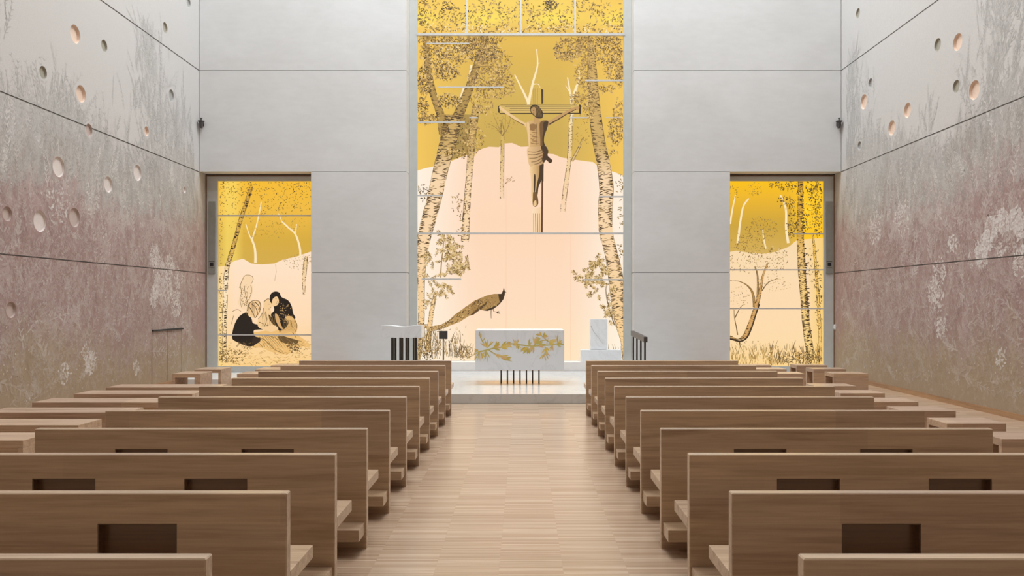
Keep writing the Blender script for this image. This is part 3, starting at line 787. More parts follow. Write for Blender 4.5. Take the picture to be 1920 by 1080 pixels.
# meadow at the foot
GC = [INK2, INK3, L(120, 92, 44), L(196, 158, 86), INK]
grass(P, 783, 830, 630, 675, 120, GC, (6, 26), 10); grass(P, 830, 872, 640, 675, 70, GC, (6, 24), 10); grass(P, 860, 900, 655, 676, 50, GC, (5, 16), 10)
leaves(P, 870, 662, 18, 12, 70, GC, (3, 6), (1, 2), 11, clipy=(600, 675)); leaves(P, 805, 655, 22, 20, 130, GC, (3, 6), (1, 2), 11, clipx=CL, clipy=(600, 675))
leaves(P, 845, 620, 30, 20, 24, OLV, (3, 5), (1, 1.8), 9)
grass(P, 1125, 1170, 655, 676, 40, GC, (4, 12), 9)
# panel joints in the glass
for (xa, ya, xb, yb) in ((1004, 440, 1004, 600), (949, 440, 949, 676), (949, 330, 949, 438), (1070, 440, 1070, 676)):
    P.line([(xa, ya), (xb, yb)], .7, .7, L(246, 204, 168), 2, 1)
for p in range(len(P.mi)):
    if P.mi[p] == 0 and p >= 16 * 26 + 16 * 16: P.mi[p] = 1
GW = P.build('printed_glass', [M_print_bg, M_print], W1)
GW['label'] = 'backlit glass printed with birches, a cross and a peacock'
box_obj('glass_backing', (gx(AX0) - .02, gx(AX1) + .02, YG + .004, YG + .04, gz(AY1) - .02, ztop), M_stone, W1)
def bar(par, x0, x1, y, w=3.0, name='glazing_bar', dy=.03):
    return box_obj(name, (gx(x0), gx(x1), YG - dy, YG - .012, gz(y) - w / 2 * GU, gz(y) + w / 2 * GU), M_bar, par)
bar(W1, 782, 1171, 66, 4.4, 'transom', .07)
for x in (876, 976.5, 1078):
    box_obj('mullion', (gx(x) - 1.6 * GU, gx(x) + 1.6 * GU, YG - .06, YG - .012, gz(64), ztop - .2), M_bar, W1)
bar(W1, 782, 1171, 438, 3.2, 'transom', .05)
for a, b, y, w in ((783, 872, 229.5, 3.4), (880, 896, 221, 2.6), (822, 945, 164, 2.4), (800, 880, 82, 2.0), (1097, 1169, 151.5, 3.2), (1068, 1102, 221, 2.2), (1134, 1165, 221, 1.8), (783, 831, 367, 2.4), (1123, 1169, 369, 3.0), (791, 865, 523.5, 2.8), (1092, 1172, 524.5, 2.8)):
    bar(W1, a, b, y, w)
st(box_obj('trim_1', (wx0, wx1, YF + .02, YG + .05, .0, .370), M_sill))   # stone sill under the window

# ---------------- side doors
def door_base(name, x0, x1, side):
    D = st(empty(name))
    zt = 4.785
    if side < 0:
        fx0, fx1 = XL + .02, WX[0] + .6
        g0, g1 = 409.5, 600.0
    else:
        fx0, fx1 = WX[3] - .6, XR - .02
        g0, g1 = 1350.0, 1543.0
    zb = .11
    fl_ = gx(g0) - fx0 if side < 0 else .03
    fr_ = fx1 - gx(g1) if side > 0 else .03
    frame_ring('door_frame', fx0, fx1, zb, zt, .1, D, wl=fl_, wr=fr_, wt=zt - gz(340), wb=gz(686.5) - zb)
    return D, g0, g1
D1, g0, g1 = door_base('door_1', 0, 0, -1)
P = Painter(glass3d, .0004)
CL = (g0, g1)
def sky_l(x, y):
    c = curve_col([(338, L(248, 190, 50)), (400, L(240, 188, 66)), (450, L(216, 172, 62)), (500, L(212, 172, 76))])(y)
    return lerp(c, L(255, 226, 110), max(0, 1 - abs(x - 432) / 26) * .8)
def hill_l(x, y):
    c = curve_col([(480, L(255, 228, 200)), (600, L(255, 220, 180)), (640, L(252, 214, 160)), (690, L(250, 206, 134))])(y)
    return lerp(c, L(252, 214, 130), max(0, 1 - (x - 409) / 22) * .9)
grid_bg(P, g0, g1, 338, 500, sky_l, 12, 10); grid_bg(P, g0, g1, 500, 690, hill_l, 12, 12)
nbg = len(P.mi)
H = [(409.5, 500), (425, 498), (440, 489), (456, 485), (471, 494), (490, 496), (515, 494), (530, 487), (556, 481), (582, 472), (600, 470)]
for a, b in zip(H, H[1:]): P.poly([(a[0], 500.5), (b[0], 500.5), b, a], [hill_l(a[0], 500), hill_l(b[0], 500), hill_l(b[0], 490), hill_l(a[0], 490)], 1, 1)
for i in range(620):
    x, y = R.uniform(412, 596), R.uniform(341, 402)
    if R.random() < 1.1 - (y - 341) / 75: P.leaf(x, y, R.random() * 6.3, R.uniform(2, 4.5), R.uniform(.8, 1.6), R.choice(LFM + [INK]), 6)
leaves(P, 500, 420, 70, 25, 160, [INK3, L(190, 150, 60)], (2, 4), (.7, 1.4), 4, clipx=CL)
for pts, w in ([[(490, 378), (486, 400), (480, 426), (473, 447)], 2.5], [[(471, 446), (477, 462), (479, 478), (479, 493)], 5], [[(461, 420), (466, 436), (471, 448)], 2], [[(528.5, 415), (541, 427), (552.6, 437), (559, 452), (563, 470), (563, 486)], 4], [[(556, 420), (555, 430), (553, 438)], 2.5], [[(522, 400), (528, 414)], 1.5]):
    P.line(interp(pts, 10), w * .7, w, WB, 4, 1)
birch(P, [(421, 680, 8), (421, 633, 9), (422, 570, 9), (425, 507, 9), (434, 475, 9), (441, 450, 8), (452, 410, 8), (462, 380, 8), (471, 350, 7)], curve_col([(350, L(214, 164, 60)), (480, L(226, 182, 90)), (520, L(255, 232, 196)), (680, L(252, 214, 150))]), 330, 6, n=60)
for i in range(46):
    t = R.random(); y = 350 + t * 300
    x = curve_col([(350, (473,)), (410, (452,)), (475, (432,)), (507, (424,)), (680, (420,))])(y)[0]
    P.leaf(x - 2, y, R.uniform(-.4, .4), R.uniform(4, 7), R.uniform(2, 3.5), INK, 8, 1)
leaves(P, 413, 430, 5, 80, 70, LFM, (2, 4), (.8, 1.6), 8, clipx=CL); leaves(P, 413, 600, 5, 90, 150, LFM + LFD, (2, 4.5), (.8, 1.8), 8, clipx=CL)
birch(P, [(570, 553, 4), (570, 525, 7), (572, 500, 8), (575, 480, 6)], curve_col([(480, L(240, 206, 150)), (553, L(252, 216, 176))]), 40, 3, n=14)
leaves(P, 560, 490, 30, 14, 80, [INK3, L(190, 156, 100)], (2, 4), (.7, 1.3), 4, clipx=CL)
P.line([(517, 496), (518, 510), (515, 527)], .8, .5, INK3, 3, 1)
# seated group
PALE = L(246, 204, 150); PALM = L(214, 166, 108); JET = L(22, 16, 12); JE2 = L(44, 32, 24)
# standing outline figure behind
P.poly(smooth([(449, 540), (455, 520), (462, 515), (472, 517), (475, 524), (471, 532), (475, 540), (471, 560), (464, 580), (452, 578), (446, 565), (452, 556)]), L(250, 216, 174), 7, 1)
for pts in ([(449, 540), (456, 521), (463, 515.5), (473, 518), (475, 525), (471, 532)], [(450, 534), (453, 548), (450, 560), (453, 576)], [(458, 536), (460, 552), (464, 566)], [(470, 534), (472, 546), (467, 562)], [(436, 584), (445, 580), (452, 584)], [(438, 592), (434, 608)]):
    P.line(interp(pts, 8), .9, .7, INK2, 8, 1)
leaves(P, 460, 555, 9, 20, 60, LFM, (2, 4), (.7, 1.3), 8)
# ground cloth / skirts
P.poly(smooth([(452, 628), (484, 622), (510, 618), (536, 612), (558, 628), (575, 640), (582, 650), (560, 652), (536, 664), (510, 660), (490, 652), (470, 650)]), L(238, 190, 118), 8, 1)
for pts in ([(486, 632), (500, 640), (516, 656), (533, 663)], [(492, 628), (512, 632), (530, 642)], [(520, 628), (540, 640), (545, 655)], [(484, 640), (492, 650)], [(530, 630), (548, 636), (566, 640)], [(548, 622), (556, 634)]):
    P.line(interp(pts, 8), 1.2, .8, INK2, 9, 1)
P.poly(smooth([(523, 630), (545, 634), (560, 640), (552, 646), (535, 644), (524, 638)]), INK2, 9, 1)
# left mourner in black
P.poly(smooth([(435.5, 626), (440, 608), (448, 594), (460, 586), (467, 589), (472, 598), (475, 606), (488, 609), (498.5, 609), (500, 617), (484, 618), (476, 620), (478, 630), (488, 636), (482, 644), (468, 650), (452, 644), (437, 637)]), JET, 10, 1)
P.poly(smooth([(475, 632), (488, 634), (486, 642), (474, 644)]), JE2, 11, 1)
P.poly(smooth([(464, 582), (468, 568), (476, 563), (485, 564), (490, 572), (489, 584), (483, 594), (474, 596), (466, 592)]), PALE, 11, 1)
for pts in ([(464, 583), (468, 569), (477, 563), (486, 565)], [(486, 565), (489, 574), (486, 586)], [(472, 570), (479, 576), (484, 588)], [(478, 566), (485, 573), (487, 580)], [(468, 576), (474, 586), (478, 596)], [(484, 588), (479, 596)]):
    P.line(interp(pts, 8), 1.5, .9, INK, 12, 1)
# person held in the middle
P.poly(smooth([(495, 566), (502, 560), (510, 563), (513, 572), (507, 580), (513, 590), (520, 602), (524, 614), (510, 622), (494, 618), (484, 612), (484, 598), (492, 588), (494, 577)]), L(244, 204, 150), 11, 1)
for pts in ([(495, 566), (502, 560.5), (510, 563)], [(494, 577), (492, 588), (484, 598)], [(504, 592), (513, 604), (522, 614)], [(498, 584), (500, 600), (496, 612)], [(500, 610), (512, 614), (522, 616)], [(486, 604), (496, 608)]):
    P.line(interp(pts, 8), 1.3, .8, INK2, 12, 1)
P.poly(smooth([(504, 590), (510, 596), (518, 608), (514, 610), (506, 600)]), INK, 12, 1)
# right mourner with shawl
P.poly(smooth([(506, 556), (510, 549), (517, 546.5), (524, 549), (528, 557), (540, 563), (547, 574), (550, 588), (554, 596), (546, 606), (536, 614), (528, 624), (518, 612), (512, 600), (508, 590), (514, 582), (512, 572), (507, 566)]), JET, 12, 1)
P.poly(smooth([(512, 560), (519, 556), (523, 563), (521, 571), (514, 574), (510, 568)]), PALE, 13, 1)
P.poly(smooth([(516, 588), (522, 592), (526, 606), (531, 618), (524, 614), (517, 600)]), PALM, 13, 1)
P.poly(smooth([(534, 596), (542, 592), (552, 598), (558, 610), (555, 624), (546, 622), (530, 626), (522, 622), (534, 616), (540, 606)]), L(228, 180, 112), 13, 1)
for pts in ([(534, 596), (541, 604), (536, 614), (524, 622)], [(552, 598), (557, 610), (554, 622)], [(545, 600), (548, 614)]): P.line(interp(pts, 8), 1.1, .8, INK2, 14, 1)
for i in range(60):
    x, y = R.uniform(524, 548), R.uniform(566, 606)
    if x < 552 - (y - 566) * .1 and x > 520 + (y - 566) * .15: P.ell(x, y, .7, .7, L(220, 176, 112), 13, 6, mi=1)
P.poly(smooth([(500, 612), (514, 610), (522, 616), (510, 620), (500, 618)]), PALE, 13, 1)
for (x, y, a) in ((479, 574, .35), (484, 578, 1.3), (481, 585, .3), (516, 560, .2), (520, 564, 1.4), (517, 568, .1), (503, 570, .2), (507, 575, 1.2), (503, 579, .1)):
    P.leaf(x, y, a, 3.2, .9, INK2, 15, 1)
for k in range(9):
    x = 465 + k * 1.4
    P.line(interp([(x, 566 + abs(k - 9) * .35), (x - 1.5 + k * .35, 578), (x - 3 + k * .6, 590 + k * .2)], 5), .8, .4, R.choice((INK2, INK3, INK, L(214, 166, 100))), 12 if k < 9 else 11, 1)
for k in range(12):
    x = 486 + k * 4.6; P.line(interp([(x, 632 + R.uniform(-4, 2)), (x + 10, 642), (x + 18, 652 + R.uniform(-3, 3))], 5), .8, .4, R.choice((INK2, INK3)), 10, 1)
for k in range(10):
    x = 530 + k * 2.6; P.line(interp([(x, 598 + k * .4), (x + 2, 608), (x - 3, 620)], 5), .7, .4, INK3, 14, 1)
for k in range(8):
    x = 490 + k * 3.2; P.line(interp([(x, 590 + R.uniform(-6, 6)), (x + 3, 602), (x + 1, 612)], 5), .7, .4, INK3, 12, 1)
# straw ground
for i in range(420):
    x, y = R.uniform(414, 592), R.uniform(640, 684)
    P.leaf(x, y, R.gauss(0, .5), R.uniform(3, 8), R.uniform(.6, 1.3), R.choice([L(214, 168, 96), L(190, 144, 76), L(252, 220, 160), INK3]), 9, 1)
leaves(P, 435, 668, 26, 14, 160, LFM + [INK], (2, 5), (.8, 1.6), 10, clipx=CL, clipy=(640, 686)); leaves(P, 552, 652, 12, 8, 40, [INK, INK2], (3, 6), (1, 2), 10); leaves(P, 462, 646, 20, 5, 40, [INK, INK2], (2, 5), (1, 2), 11)
for p in range(nbg, len(P.mi)): P.mi[p] = 1
o = P.build('printed_glass', [M_print_bg, M_print], D1); o['label'] = 'backlit glass printed with seated mourners under a birch'
box_obj('glass_backing', (gx(g0) - .02, WX[0] + .55, YG + .004, YG + .04, gz(690) - .02, 4.75), M_stone, D1)
for a, b, y, w in ((410, 600, 404.5, 2.6), (410, 426, 544.5, 2.0), (410, 600, 628, 2.2)): bar(D1, a, b, y, w)

D2, g0, g1 = door_base('door_2', 0, 0, 1)
P = Painter(glass3d, .0004); CL = (g0, g1)
def sky_r(x, y):
    c = curve_col([(338, L(254, 196, 16)), (370, L(240, 184, 40)), (420, L(206, 164, 56)), (480, L(214, 176, 90))])(y)
    return lerp(c, L(255, 200, 30), max(0, (x - 1478) / 30))
def hill_r(x, y):
    c = curve_col([(460, L(250, 220, 176)), (560, L(254, 220, 178)), (640, L(254, 220, 170)), (690, L(252, 212, 138))])(y)
    return lerp(c, L(250, 208, 120), max(0, (x - 1514) / 22))
grid_bg(P, g0, g1, 338, 482, sky_r, 12, 10); grid_bg(P, g0, g1, 482, 690, hill_r, 12, 12)
nbg = len(P.mi)
H = [(1350, 476), (1380, 470), (1405, 474), (1430, 476), (1455, 472), (1480, 462), (1494, 450), (1543, 446)]
for a, b in zip(H, H[1:]): P.poly([(a[0], 482.5), (b[0], 482.5), b, a], [hill_r(a[0], 482), hill_r(b[0], 482), hill_r(b[0], 460), hill_r(a[0], 460)], 1, 1)
for pts, w in ([[(1379, 366), (1375, 384), (1372, 400), (1369, 420)], 3.5], [[(1404, 372), (1394, 386), (1389, 410), (1386, 432), (1383, 456)], 4.5], [[(1463, 366), (1470, 380), (1474, 398), (1474, 430), (1478, 456)], 5], [[(1430, 430), (1432, 448), (1436, 466)], 3]):
    P.line(interp(pts, 10), w * .6, w, WB, 4, 1)
leaves(P, 1428, 430, 30, 24, 170, [INK2, INK3, L(160, 128, 60), L(186, 150, 80)], (2, 4.5), (.8, 1.6), 5); leaves(P, 1395, 455, 28, 18, 90, LFM, (2, 4.5), (.8, 1.5), 5, clipx=CL)
leaves(P, 1440, 485, 40, 24, 190, LFM + OLV, (2, 5), (.8, 1.6), 5); leaves(P, 1395, 492, 28, 22, 100, LFM + LFW, (2, 5), (.8, 1.6), 5, clipx=CL); leaves(P, 1452, 530, 32, 18, 70, OLV, (2, 4), (.8, 1.4), 5)
leaves(P, 1386, 560, 18, 26, 70, OLV, (2, 4), (.8, 1.4), 5, clipx=CL); leaves(P, 1415, 355, 16, 12, 40, LFM, (2, 4), (.8, 1.4), 5); leaves(P, 1376, 360, 10, 14, 24, LFM, (2, 4), (.8, 1.4), 5, clipx=CL)
# bent tree
birch(P, [(1352, 525, 3.5), (1369, 526, 4), (1384, 527, 4), (1398, 533, 4), (1408, 543, 4.5), (1413, 558, 5), (1414, 576, 5)], lambda y: L(176, 134, 70), 60, 6, n=24)
birch(P, [(1354, 630, 8), (1369, 631, 8), (1380, 636, 7), (1390, 635, 10), (1399, 627, 11), (1406, 610, 10), (1413, 590, 9), (1419, 570, 8), (1424, 552, 7), (1427, 535, 5), (1431, 515, 4), (1440, 492, 3)], lambda y: L(214, 164, 98), 170, 7, n=50)
P.line(interp([(1354, 634), (1372, 636), (1388, 640), (1401, 632), (1410, 612), (1417, 590), (1424, 570)], 24), 3.5, 2.4, INK, 9, 1)
birch(P, [(1420, 560, 4), (1421, 535, 4), (1420, 515, 3), (1416, 500, 2)], lambda y: L(190, 146, 80), 30, 6, n=14)
for pts in ([(1383, 628), (1380, 610), (1377, 595), (1376, 580)], [(1378, 596), (1386, 580), (1392, 572)], [(1386, 640), (1388, 650), (1391, 655)], [(1429, 545), (1440, 530), (1458, 522)]):
    P.line(interp(pts, 8), 2.0, .8, INK2, 7, 1)
birch(P, [(1520, 676, 14), (1517, 650, 15), (1513, 620, 15), (1510, 590, 15), (1508, 560, 15), (1505, 530, 14), (1503, 500, 15), (1501, 460, 14), (1500, 420, 12), (1501, 380, 11), (1501, 340, 10)], curve_col([(338, L(214, 160, 40)), (440, L(216, 166, 60)), (480, L(240, 196, 120)), (676, L(250, 214, 140))]), 420, 7, n=60)
for i in range(80):
    y = R.uniform(345, 660); x = 1501 + (y - 340) * .057
    P.leaf(x + R.uniform(0, 6), y, PI + R.uniform(-.5, .5), R.uniform(4, 9), R.uniform(1.6, 3.4), INK, 9, 1)
birch(P, [(1538, 680, 6), (1537, 620, 6), (1534, 560, 6), (1531, 520, 5), (1527, 470, 5), (1524, 440, 4)], curve_col([(440, L(240, 190, 80)), (680, L(246, 200, 120))]), 120, 6, n=30)
for cx, cy, rx, ry, n in ((1500, 350, 44, 12, 130), (1530, 370, 14, 26, 110), (1475, 380, 18, 14, 60), (1490, 410, 14, 22, 70), (1535, 420, 9, 26, 60), (1520, 400, 20, 30, 80), (1455, 345, 14, 6, 30), (1526, 500, 12, 40, 60), (1536, 560, 7, 60, 70), (1485, 430, 10, 14, 40)):
    leaves(P, cx, cy, rx, ry, n, LFD + LFM, (2.5, 5.5), (1, 2.2), 10, clipx=CL, clipy=(340, 680))
leaves(P, 1515, 390, 24, 44, 60, [L(255, 222, 60), L(250, 200, 40)], (3, 6), (1.5, 3), 9, clipx=CL, clipy=(342, 680))
grass(P, 1352, 1450, 655, 686, 160, [INK3, L(200, 160, 88), L(170, 132, 66)], (4, 14), 9); grass(P, 1440, 1541, 655, 686, 200, [INK2, INK, INK3, L(214, 160, 70)], (5, 18), 9)
leaves(P, 1500, 672, 40, 12, 150, LFD + LFM, (3, 6), (1, 2), 10, clipx=CL, clipy=(640, 686)); leaves(P, 1410, 655, 50, 16, 80, OLV, (2, 5), (.8, 1.6), 9, clipx=CL, clipy=(630, 686)); leaves(P, 1445, 672, 5, 12, 26, OLV, (3, 6), (1, 2), 9)
for p in range(nbg, len(P.mi)): P.mi[p] = 1
o = P.build('printed_glass', [M_print_bg, M_print], D2); o['label'] = 'backlit glass printed with a bent tree and a birch'
box_obj('glass_backing', (WX[3] - .55, gx(g1) + .02, YG + .004, YG + .04, gz(690) - .02, 4.75), M_stone, D2)
for a, b, y, w in ((1487, 1543, 438.5, 2.4), (1350, 1543, 506, 2.4), (1350, 1543, 578.5, 2.4)): bar(D2, a, b, y, w)
for D, xa, xb in ((D1, 393.5, 405.5), (D2, 1546.5, 1558.5)):
    pl = box_obj('push_plate', (gx(xa), gx(xb), YG - .085, YG - .06, gz(513), gz(378.5)), M_plate, D, .004)
    pl['label'] = 'long dark grey strip plate'
    lkk = box_obj('lock', (gx((xa + xb) / 2) - .04, gx((xa + xb) / 2) + .04, YG - .095, YG - .085, gz(499), gz(493)), M_black, pl)
    lkk['label'] = 'small black lock'
    gv = bmesh.new()
    for yv in (491, 502.5): bx(gv, gx(xa) + .01, gx(xb) - .01, YG - .0865, YG - .0845, gz(yv) - .005, gz(yv) + .005)
    obj('groove', gv, M_black, pl)
# brown door posts against the side walls, dark head line, thresholds
for i, (a, b) in enumerate(((XL + .001, XL + .019), (XR - .019, XR - .001))):
    st(box_obj('trim_%d' % (i + 2), (a, b, YG - .10, YG + .05, 0.0, 4.79), M_brownframe))
for i, (a, b) in enumerate(((XL + .02, WX[0] - .004), (WX[3] + .004, XR - .02))):
    st(box_obj('trim_%d' % (i + 4), (a, b, 17.25, YG + .05, 0.0, .10), M_stone))
    st(box_obj('trim_%d' % (i + 6), (a, b, YG - .075, YG - .063, 4.755, 4.785), M_brownframe))
for side, px in ((-1, 388.5), (1, 1566)):
    d, z = wall_point(side, px, 613); X = XL if side < 0 else XR
    s = empty('wall_switch', (X, d, z), 'small white switch on the %s mural wall beside the %s glass door' % (('left',) * 2 if side < 0 else ('right',) * 2), 'switch', 'switches beside the glass doors')
    bm = bmesh.new(); bx(bm, min(0, -side * .02), max(0, -side * .02), -.04, .04, -.06, .06, .004); obj('plate', bm, M_white, s)
    bm = bmesh.new(); bx(bm, min(-side * .02, -side * .035), max(-side * .02, -side * .035), -.02, .02, -.03, .03, .003); obj('rocker', bm, M_white, s)

# wall lamps in the corners
for side, px in ((-1, 376), (1, 1577)):
    x = (px - VX) * (YF - .1) / F; z = EYE + (VY - 231) * (YF - .1) / F
    x = max(XL + .09, min(XR - .09, x))
    s = empty('wall_lamp', (x, YF, z), 'small grey flared wall lamp in the front %s corner' % ('left' if side < 0 else 'right'), 'lamp', 'wall lamps in the front corners')
    bm = bmesh.new(); cyl(bm, (0, -.09, -.11), (0, -.09, .02), .03, .052, 20); cyl(bm, (0, -.09, .02), (0, -.09, .05), .052, .078, 20); obj('lamp_body', bm, M_grey, s)
    bm = bmesh.new(); cyl(bm, (0, -.09, .05), (0, -.09, .11), .022, .016, 14); cyl(bm, (0, -.09, .11), (0, -.09, .125), .026, .026, 14); obj('stem', bm, M_grey, s)
    bm = bmesh.new(); bx(bm, -.012, .012, -.09, 0, -.005, .02); bx(bm, -.03, .03, -.012, 0, -.05, .05); obj('bracket', bm, M_grey, s)

# ================================================================== PLATFORM AND ALTAR THINGS
pf = bmesh.new(); bx(pf, PLX0, PLX1, PLY, YF - .002, 0, .166, .006)
st(obj('altar_platform', pf, M_marble_floor))['label'] = 'low white marble altar platform'
ZP = .166
# altar
AD = 15.4
def ax(px): return (px - VX) * AD / F
def az(py): return EYE + (VY - py) * AD / F
A = empty('altar', (ax(974.5), AD + .45, ZP), 'white marble block altar with gilded branch relief on thin dark legs', 'altar')
AW = (1058 - 891) * AD / F / 2
zb_, zt_ = az(694) - ZP, az(619) - ZP
bm = bmesh.new(); bx(bm, -AW, AW, -.45, .45, zb_, zt_, .008)
blk = obj('block', bm, M_marble, A)
box_obj('underside', (-AW + .02, AW - .02, -.43, .43, zb_ - .004, zb_ + .001), M_gold, A)['label'] = 'added gold reflector under the altar block'  # added unseen gold sheet, bounces orange onto the platform
m_, nt_, p_ = newmat('added_glow'); p_.inputs['Emission Color'].default_value = (1.0, 0.50, 0.10, 1); p_.inputs['Emission Strength'].default_value = 4.0
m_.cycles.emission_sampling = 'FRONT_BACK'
box_obj('added_glow_strip', (-AW + .12, AW - .12, .02, .14, zb_ - .012, zb_ - .005), m_, A)['label'] = 'added warm glow strip under the altar block'  # added unseen emitter, turns the platform below orange
for i, px in enumerate((939.5, 951.3, 963, 975, 987, 998.5, 1010.5)):
    x = (px - 974.5) * 15.7 / F
    bm = bmesh.new(); bx(bm, x - .0135, x + .0135, -.15, -.12, 0, zb_ - .005, .002); obj('leg', bm, M_dark, A)
# gilded branch: drawn on the altar front
def alt3(x, y, off): return ((x - 974.5) * AD / F, -.4515 - off, EYE + (VY - y) * AD / F - ZP)
P = Painter(alt3, .0004)
GD = [L(226, 196, 96), L(212, 182, 80), L(232, 204, 124), L(200, 182, 92), L(228, 186, 128), L(206, 190, 104)]
def abr(pts, w0, w1, n=16): P.line(interp(pts, n), w0, w1, R.choice(GD), 1)
abr([(896, 660), (910, 657), (925, 653), (940, 651), (950, 645), (965, 645), (985, 648), (1000, 649), (1015, 648), (1030, 647), (1045, 645), (1057, 646)], 2.6, 1.8, 40)
abr([(915, 655), (925, 662), (938, 668), (954, 672)], 2.2, 1.0); abr([(899, 622), (901, 632), (906, 642), (914, 652)], 1.6, 2.2)
abr([(1000, 649), (1008, 642), (1020, 638), (1030, 640)], 1.6, 1.0); abr([(1028, 640), (1018, 632), (1013, 626)], 1.8, .8); abr([(1022, 650), (1022, 660), (1018, 671)], 1.6, .7); abr([(1025, 644), (1028, 634)], 1.6, .8)
def fan(x, y, a, n, sp, ln, w):
    for k in range(n):
        P.leaf(x + R.uniform(-1, 1), y + R.uniform(-1, 1), a + (k - (n - 1) / 2) * sp + R.uniform(-.1, .1), ln * R.uniform(.8, 1.15), w * R.uniform(.8, 1.2), R.choice(GD), 2)
for (x, y, a, n, sp, ln, w) in ((914, 652, -1.6, 6, .35, 16, 2.8), (900, 658, 1.7, 6, .3, 19, 2.0), (910, 657, 1.5, 4, .3, 22, 2.2), (897, 656, 3.0, 3, .4, 9, 1.8), (925, 652, -.3, 4, .4, 14, 4.2), (930, 652, -1.1, 3, .4, 12, 4.2), (940, 650, -.2, 4, .35, 15, 4.6),
                                (948, 645, .1, 3, .4, 13, 4.2), (968, 646, -1.5, 4, .3, 13, 1.8), (970, 647, 1.2, 3, .5, 9, 3), (962, 646, -.4, 3, .4, 12, 3.6), (985, 650, 2.2, 3, .4, 14, 4.0), (990, 652, 2.0, 4, .4, 14, 4.4), (1000, 650, 2.1, 3, .4, 12, 3.8), (992, 648, -1.2, 2, .5, 12, 3),
                                (1003, 645, -1.1, 5, .35, 14, 4.0), (1010, 648, -.2, 3, .5, 13, 3.8), (1014, 630, -2.2, 4, .5, 9, 3.4), (1018, 632, -.8, 4, .4, 10, 3.4), (1013, 634, 2.9, 3, .4, 10, 3.0), (1030, 640, .3, 4, .35, 14, 4.0), (1024, 652, 1.5, 4, .5, 13, 4.0), (1020, 664, 1.9, 3, .5, 12, 2.6), (1024, 662, 1.0, 2, .4, 11, 2.0),
                                (1046, 645, -1.57, 6, .1, 17, 1.3), (1044, 645, 0, 4, .4, 12, 3.4), (1036, 648, 1.9, 4, .3, 12, 2.0), (928, 664, .5, 3, .3, 15, 3.2), (938, 668, .2, 4, .25, 16, 3.6), (940, 673, .15, 2, .15, 20, 1.6), (902, 632, -2.0, 2, .8, 8, 1.8), (905, 640, 0, 2, 2.2, 8, 1.8), (950, 670, .3, 3, .4, 10, 2.6)):
    fan(x, y, a, n, sp, ln, w)
o = P.build('branch_relief', [M_gilt], blk); o['label'] = 'gilded leafy branch across the altar front'

# ambo
AM = 16.2
def mx(px): return (px - VX) * AM / F
def mz(py): return EYE + (VY - py) * AM / F - ZP
cx = mx(756)
B = empty('ambo', (cx, AM, ZP), 'ambo with scooped white marble top on dark slat posts, left of the altar', 'ambo')
bm = bmesh.new()
n = 24; wv = mx(793) - mx(719)
ring = []
for i in range(n + 1):
    t = i / n; x = -wv / 2 + wv * t
    dip = .032 * math.exp(-((t - .5) / .22) ** 2)
    ring.append((x, mz(609.5) - dip, mz(632.5) - .012 * math.exp(-((t - .5) / .25) ** 2) * 0))
vf = [bm.verts.new((x, -.22, z)) for x, z, _ in ring] + [bm.verts.new((x * .985, -.20, z)) for x, _, z in reversed(ring)]
vb = [bm.verts.new((v.co.x, .25, v.co.z)) for i, v in enumerate(vf)]
bm.faces.new(vf); bm.faces.new(list(reversed(vb)))
for i in range(len(vf)):
    j = (i + 1) % len(vf); bm.faces.new((vf[j], vf[i], vb[i], vb[j]))
bmesh.ops.recalc_face_normals(bm, faces=bm.faces[:])
obj('top_block', bm, M_marble, B)['label'] = 'scooped white marble top'
zl = mz(632.5) + .002
for xa, xb, yo in ((733, 738, -.16), (739.6, 742.2, .16), (748.4, 751.8, -.16), (752, 755.2, -.05), (760, 763, -.16), (763.2, 766.4, -.05), (773.8, 776.2, .16), (777.2, 781.8, -.16)):
    bm = bmesh.new(); k_ = (AM + yo - .05) / AM; bx(bm, mx(xa) * k_ - cx, mx(xb) * k_ - cx, yo - .05, yo + .05, 0, zl, .003); obj('post', bm, M_dark, B)
# dark panel on a pole
s = empty('panel_stand', (mx(833), 16.0, ZP), 'small dark square panel on a thin dark pole between ambo and altar', 'stand')
def sz(py): return EYE + (VY - py) * 16.0 / F - ZP
bm = bmesh.new(); bx(bm, -.085, .085, -.03, .02, sz(635.5), sz(620.5), .006); obj('panel', bm, M_grey, s)
bm = bmesh.new(); cyl(bm, (0, 0, .012), (0, 0, sz(635.5)), .012, .012, 14); obj('pole', bm, M_dark, s)
bm = bmesh.new(); cyl(bm, (0, 0, 0), (0, 0, .014), .12, .11, 28); obj('base', bm, M_dark, s)
# tabernacle on its plinth
TD = 18.64; ZS = .371
def tx(px): return (px - VX) * TD / F
def tz(py): return EYE + (VY - py) * TD / F - ZS
Pn = empty('plinth', (tx(1127), TD + .19, ZS), 'low wide white marble plinth right of the altar', 'plinth')
bm = bmesh.new(); bx(bm, tx(1089) - tx(1127), tx(1165.5) - tx(1127), -.19, .19, 0, tz(656), .006); obj('slab', bm, M_marble, Pn)
Tb = empty('tabernacle', (tx(1123.5), TD + .21, ZS + tz(656)), 'upright white veined marble block standing on the low plinth', 'tabernacle')
bm = bmesh.new(); bx(bm, -16 * TD / F, 16 * TD / F, -.15, .15, .018, tz(598.5) - tz(656), .005); bt = obj('block', bm, M_marble, Tb)
bm = bmesh.new(); bx(bm, -14.5 * TD / F, 14.5 * TD / F, -.13, .13, 0, .018); obj('foot', bm, M_stone, Tb)
def tb3(x, y, off): return ((x - 1123.5) * TD / F, -.1512 - off, tz(y) - tz(656))
P = Painter(tb3, .0003)
P.line(interp([(1108.5, 611), (1113, 621), (1119, 629), (1124, 635), (1129, 642), (1132, 645)], 12), 1.3, .4, L(196, 193, 195), 1)
P.line(interp([(1119, 629), (1126, 633), (1134, 646)], 8), .6, .3, L(210, 207, 208), 1)
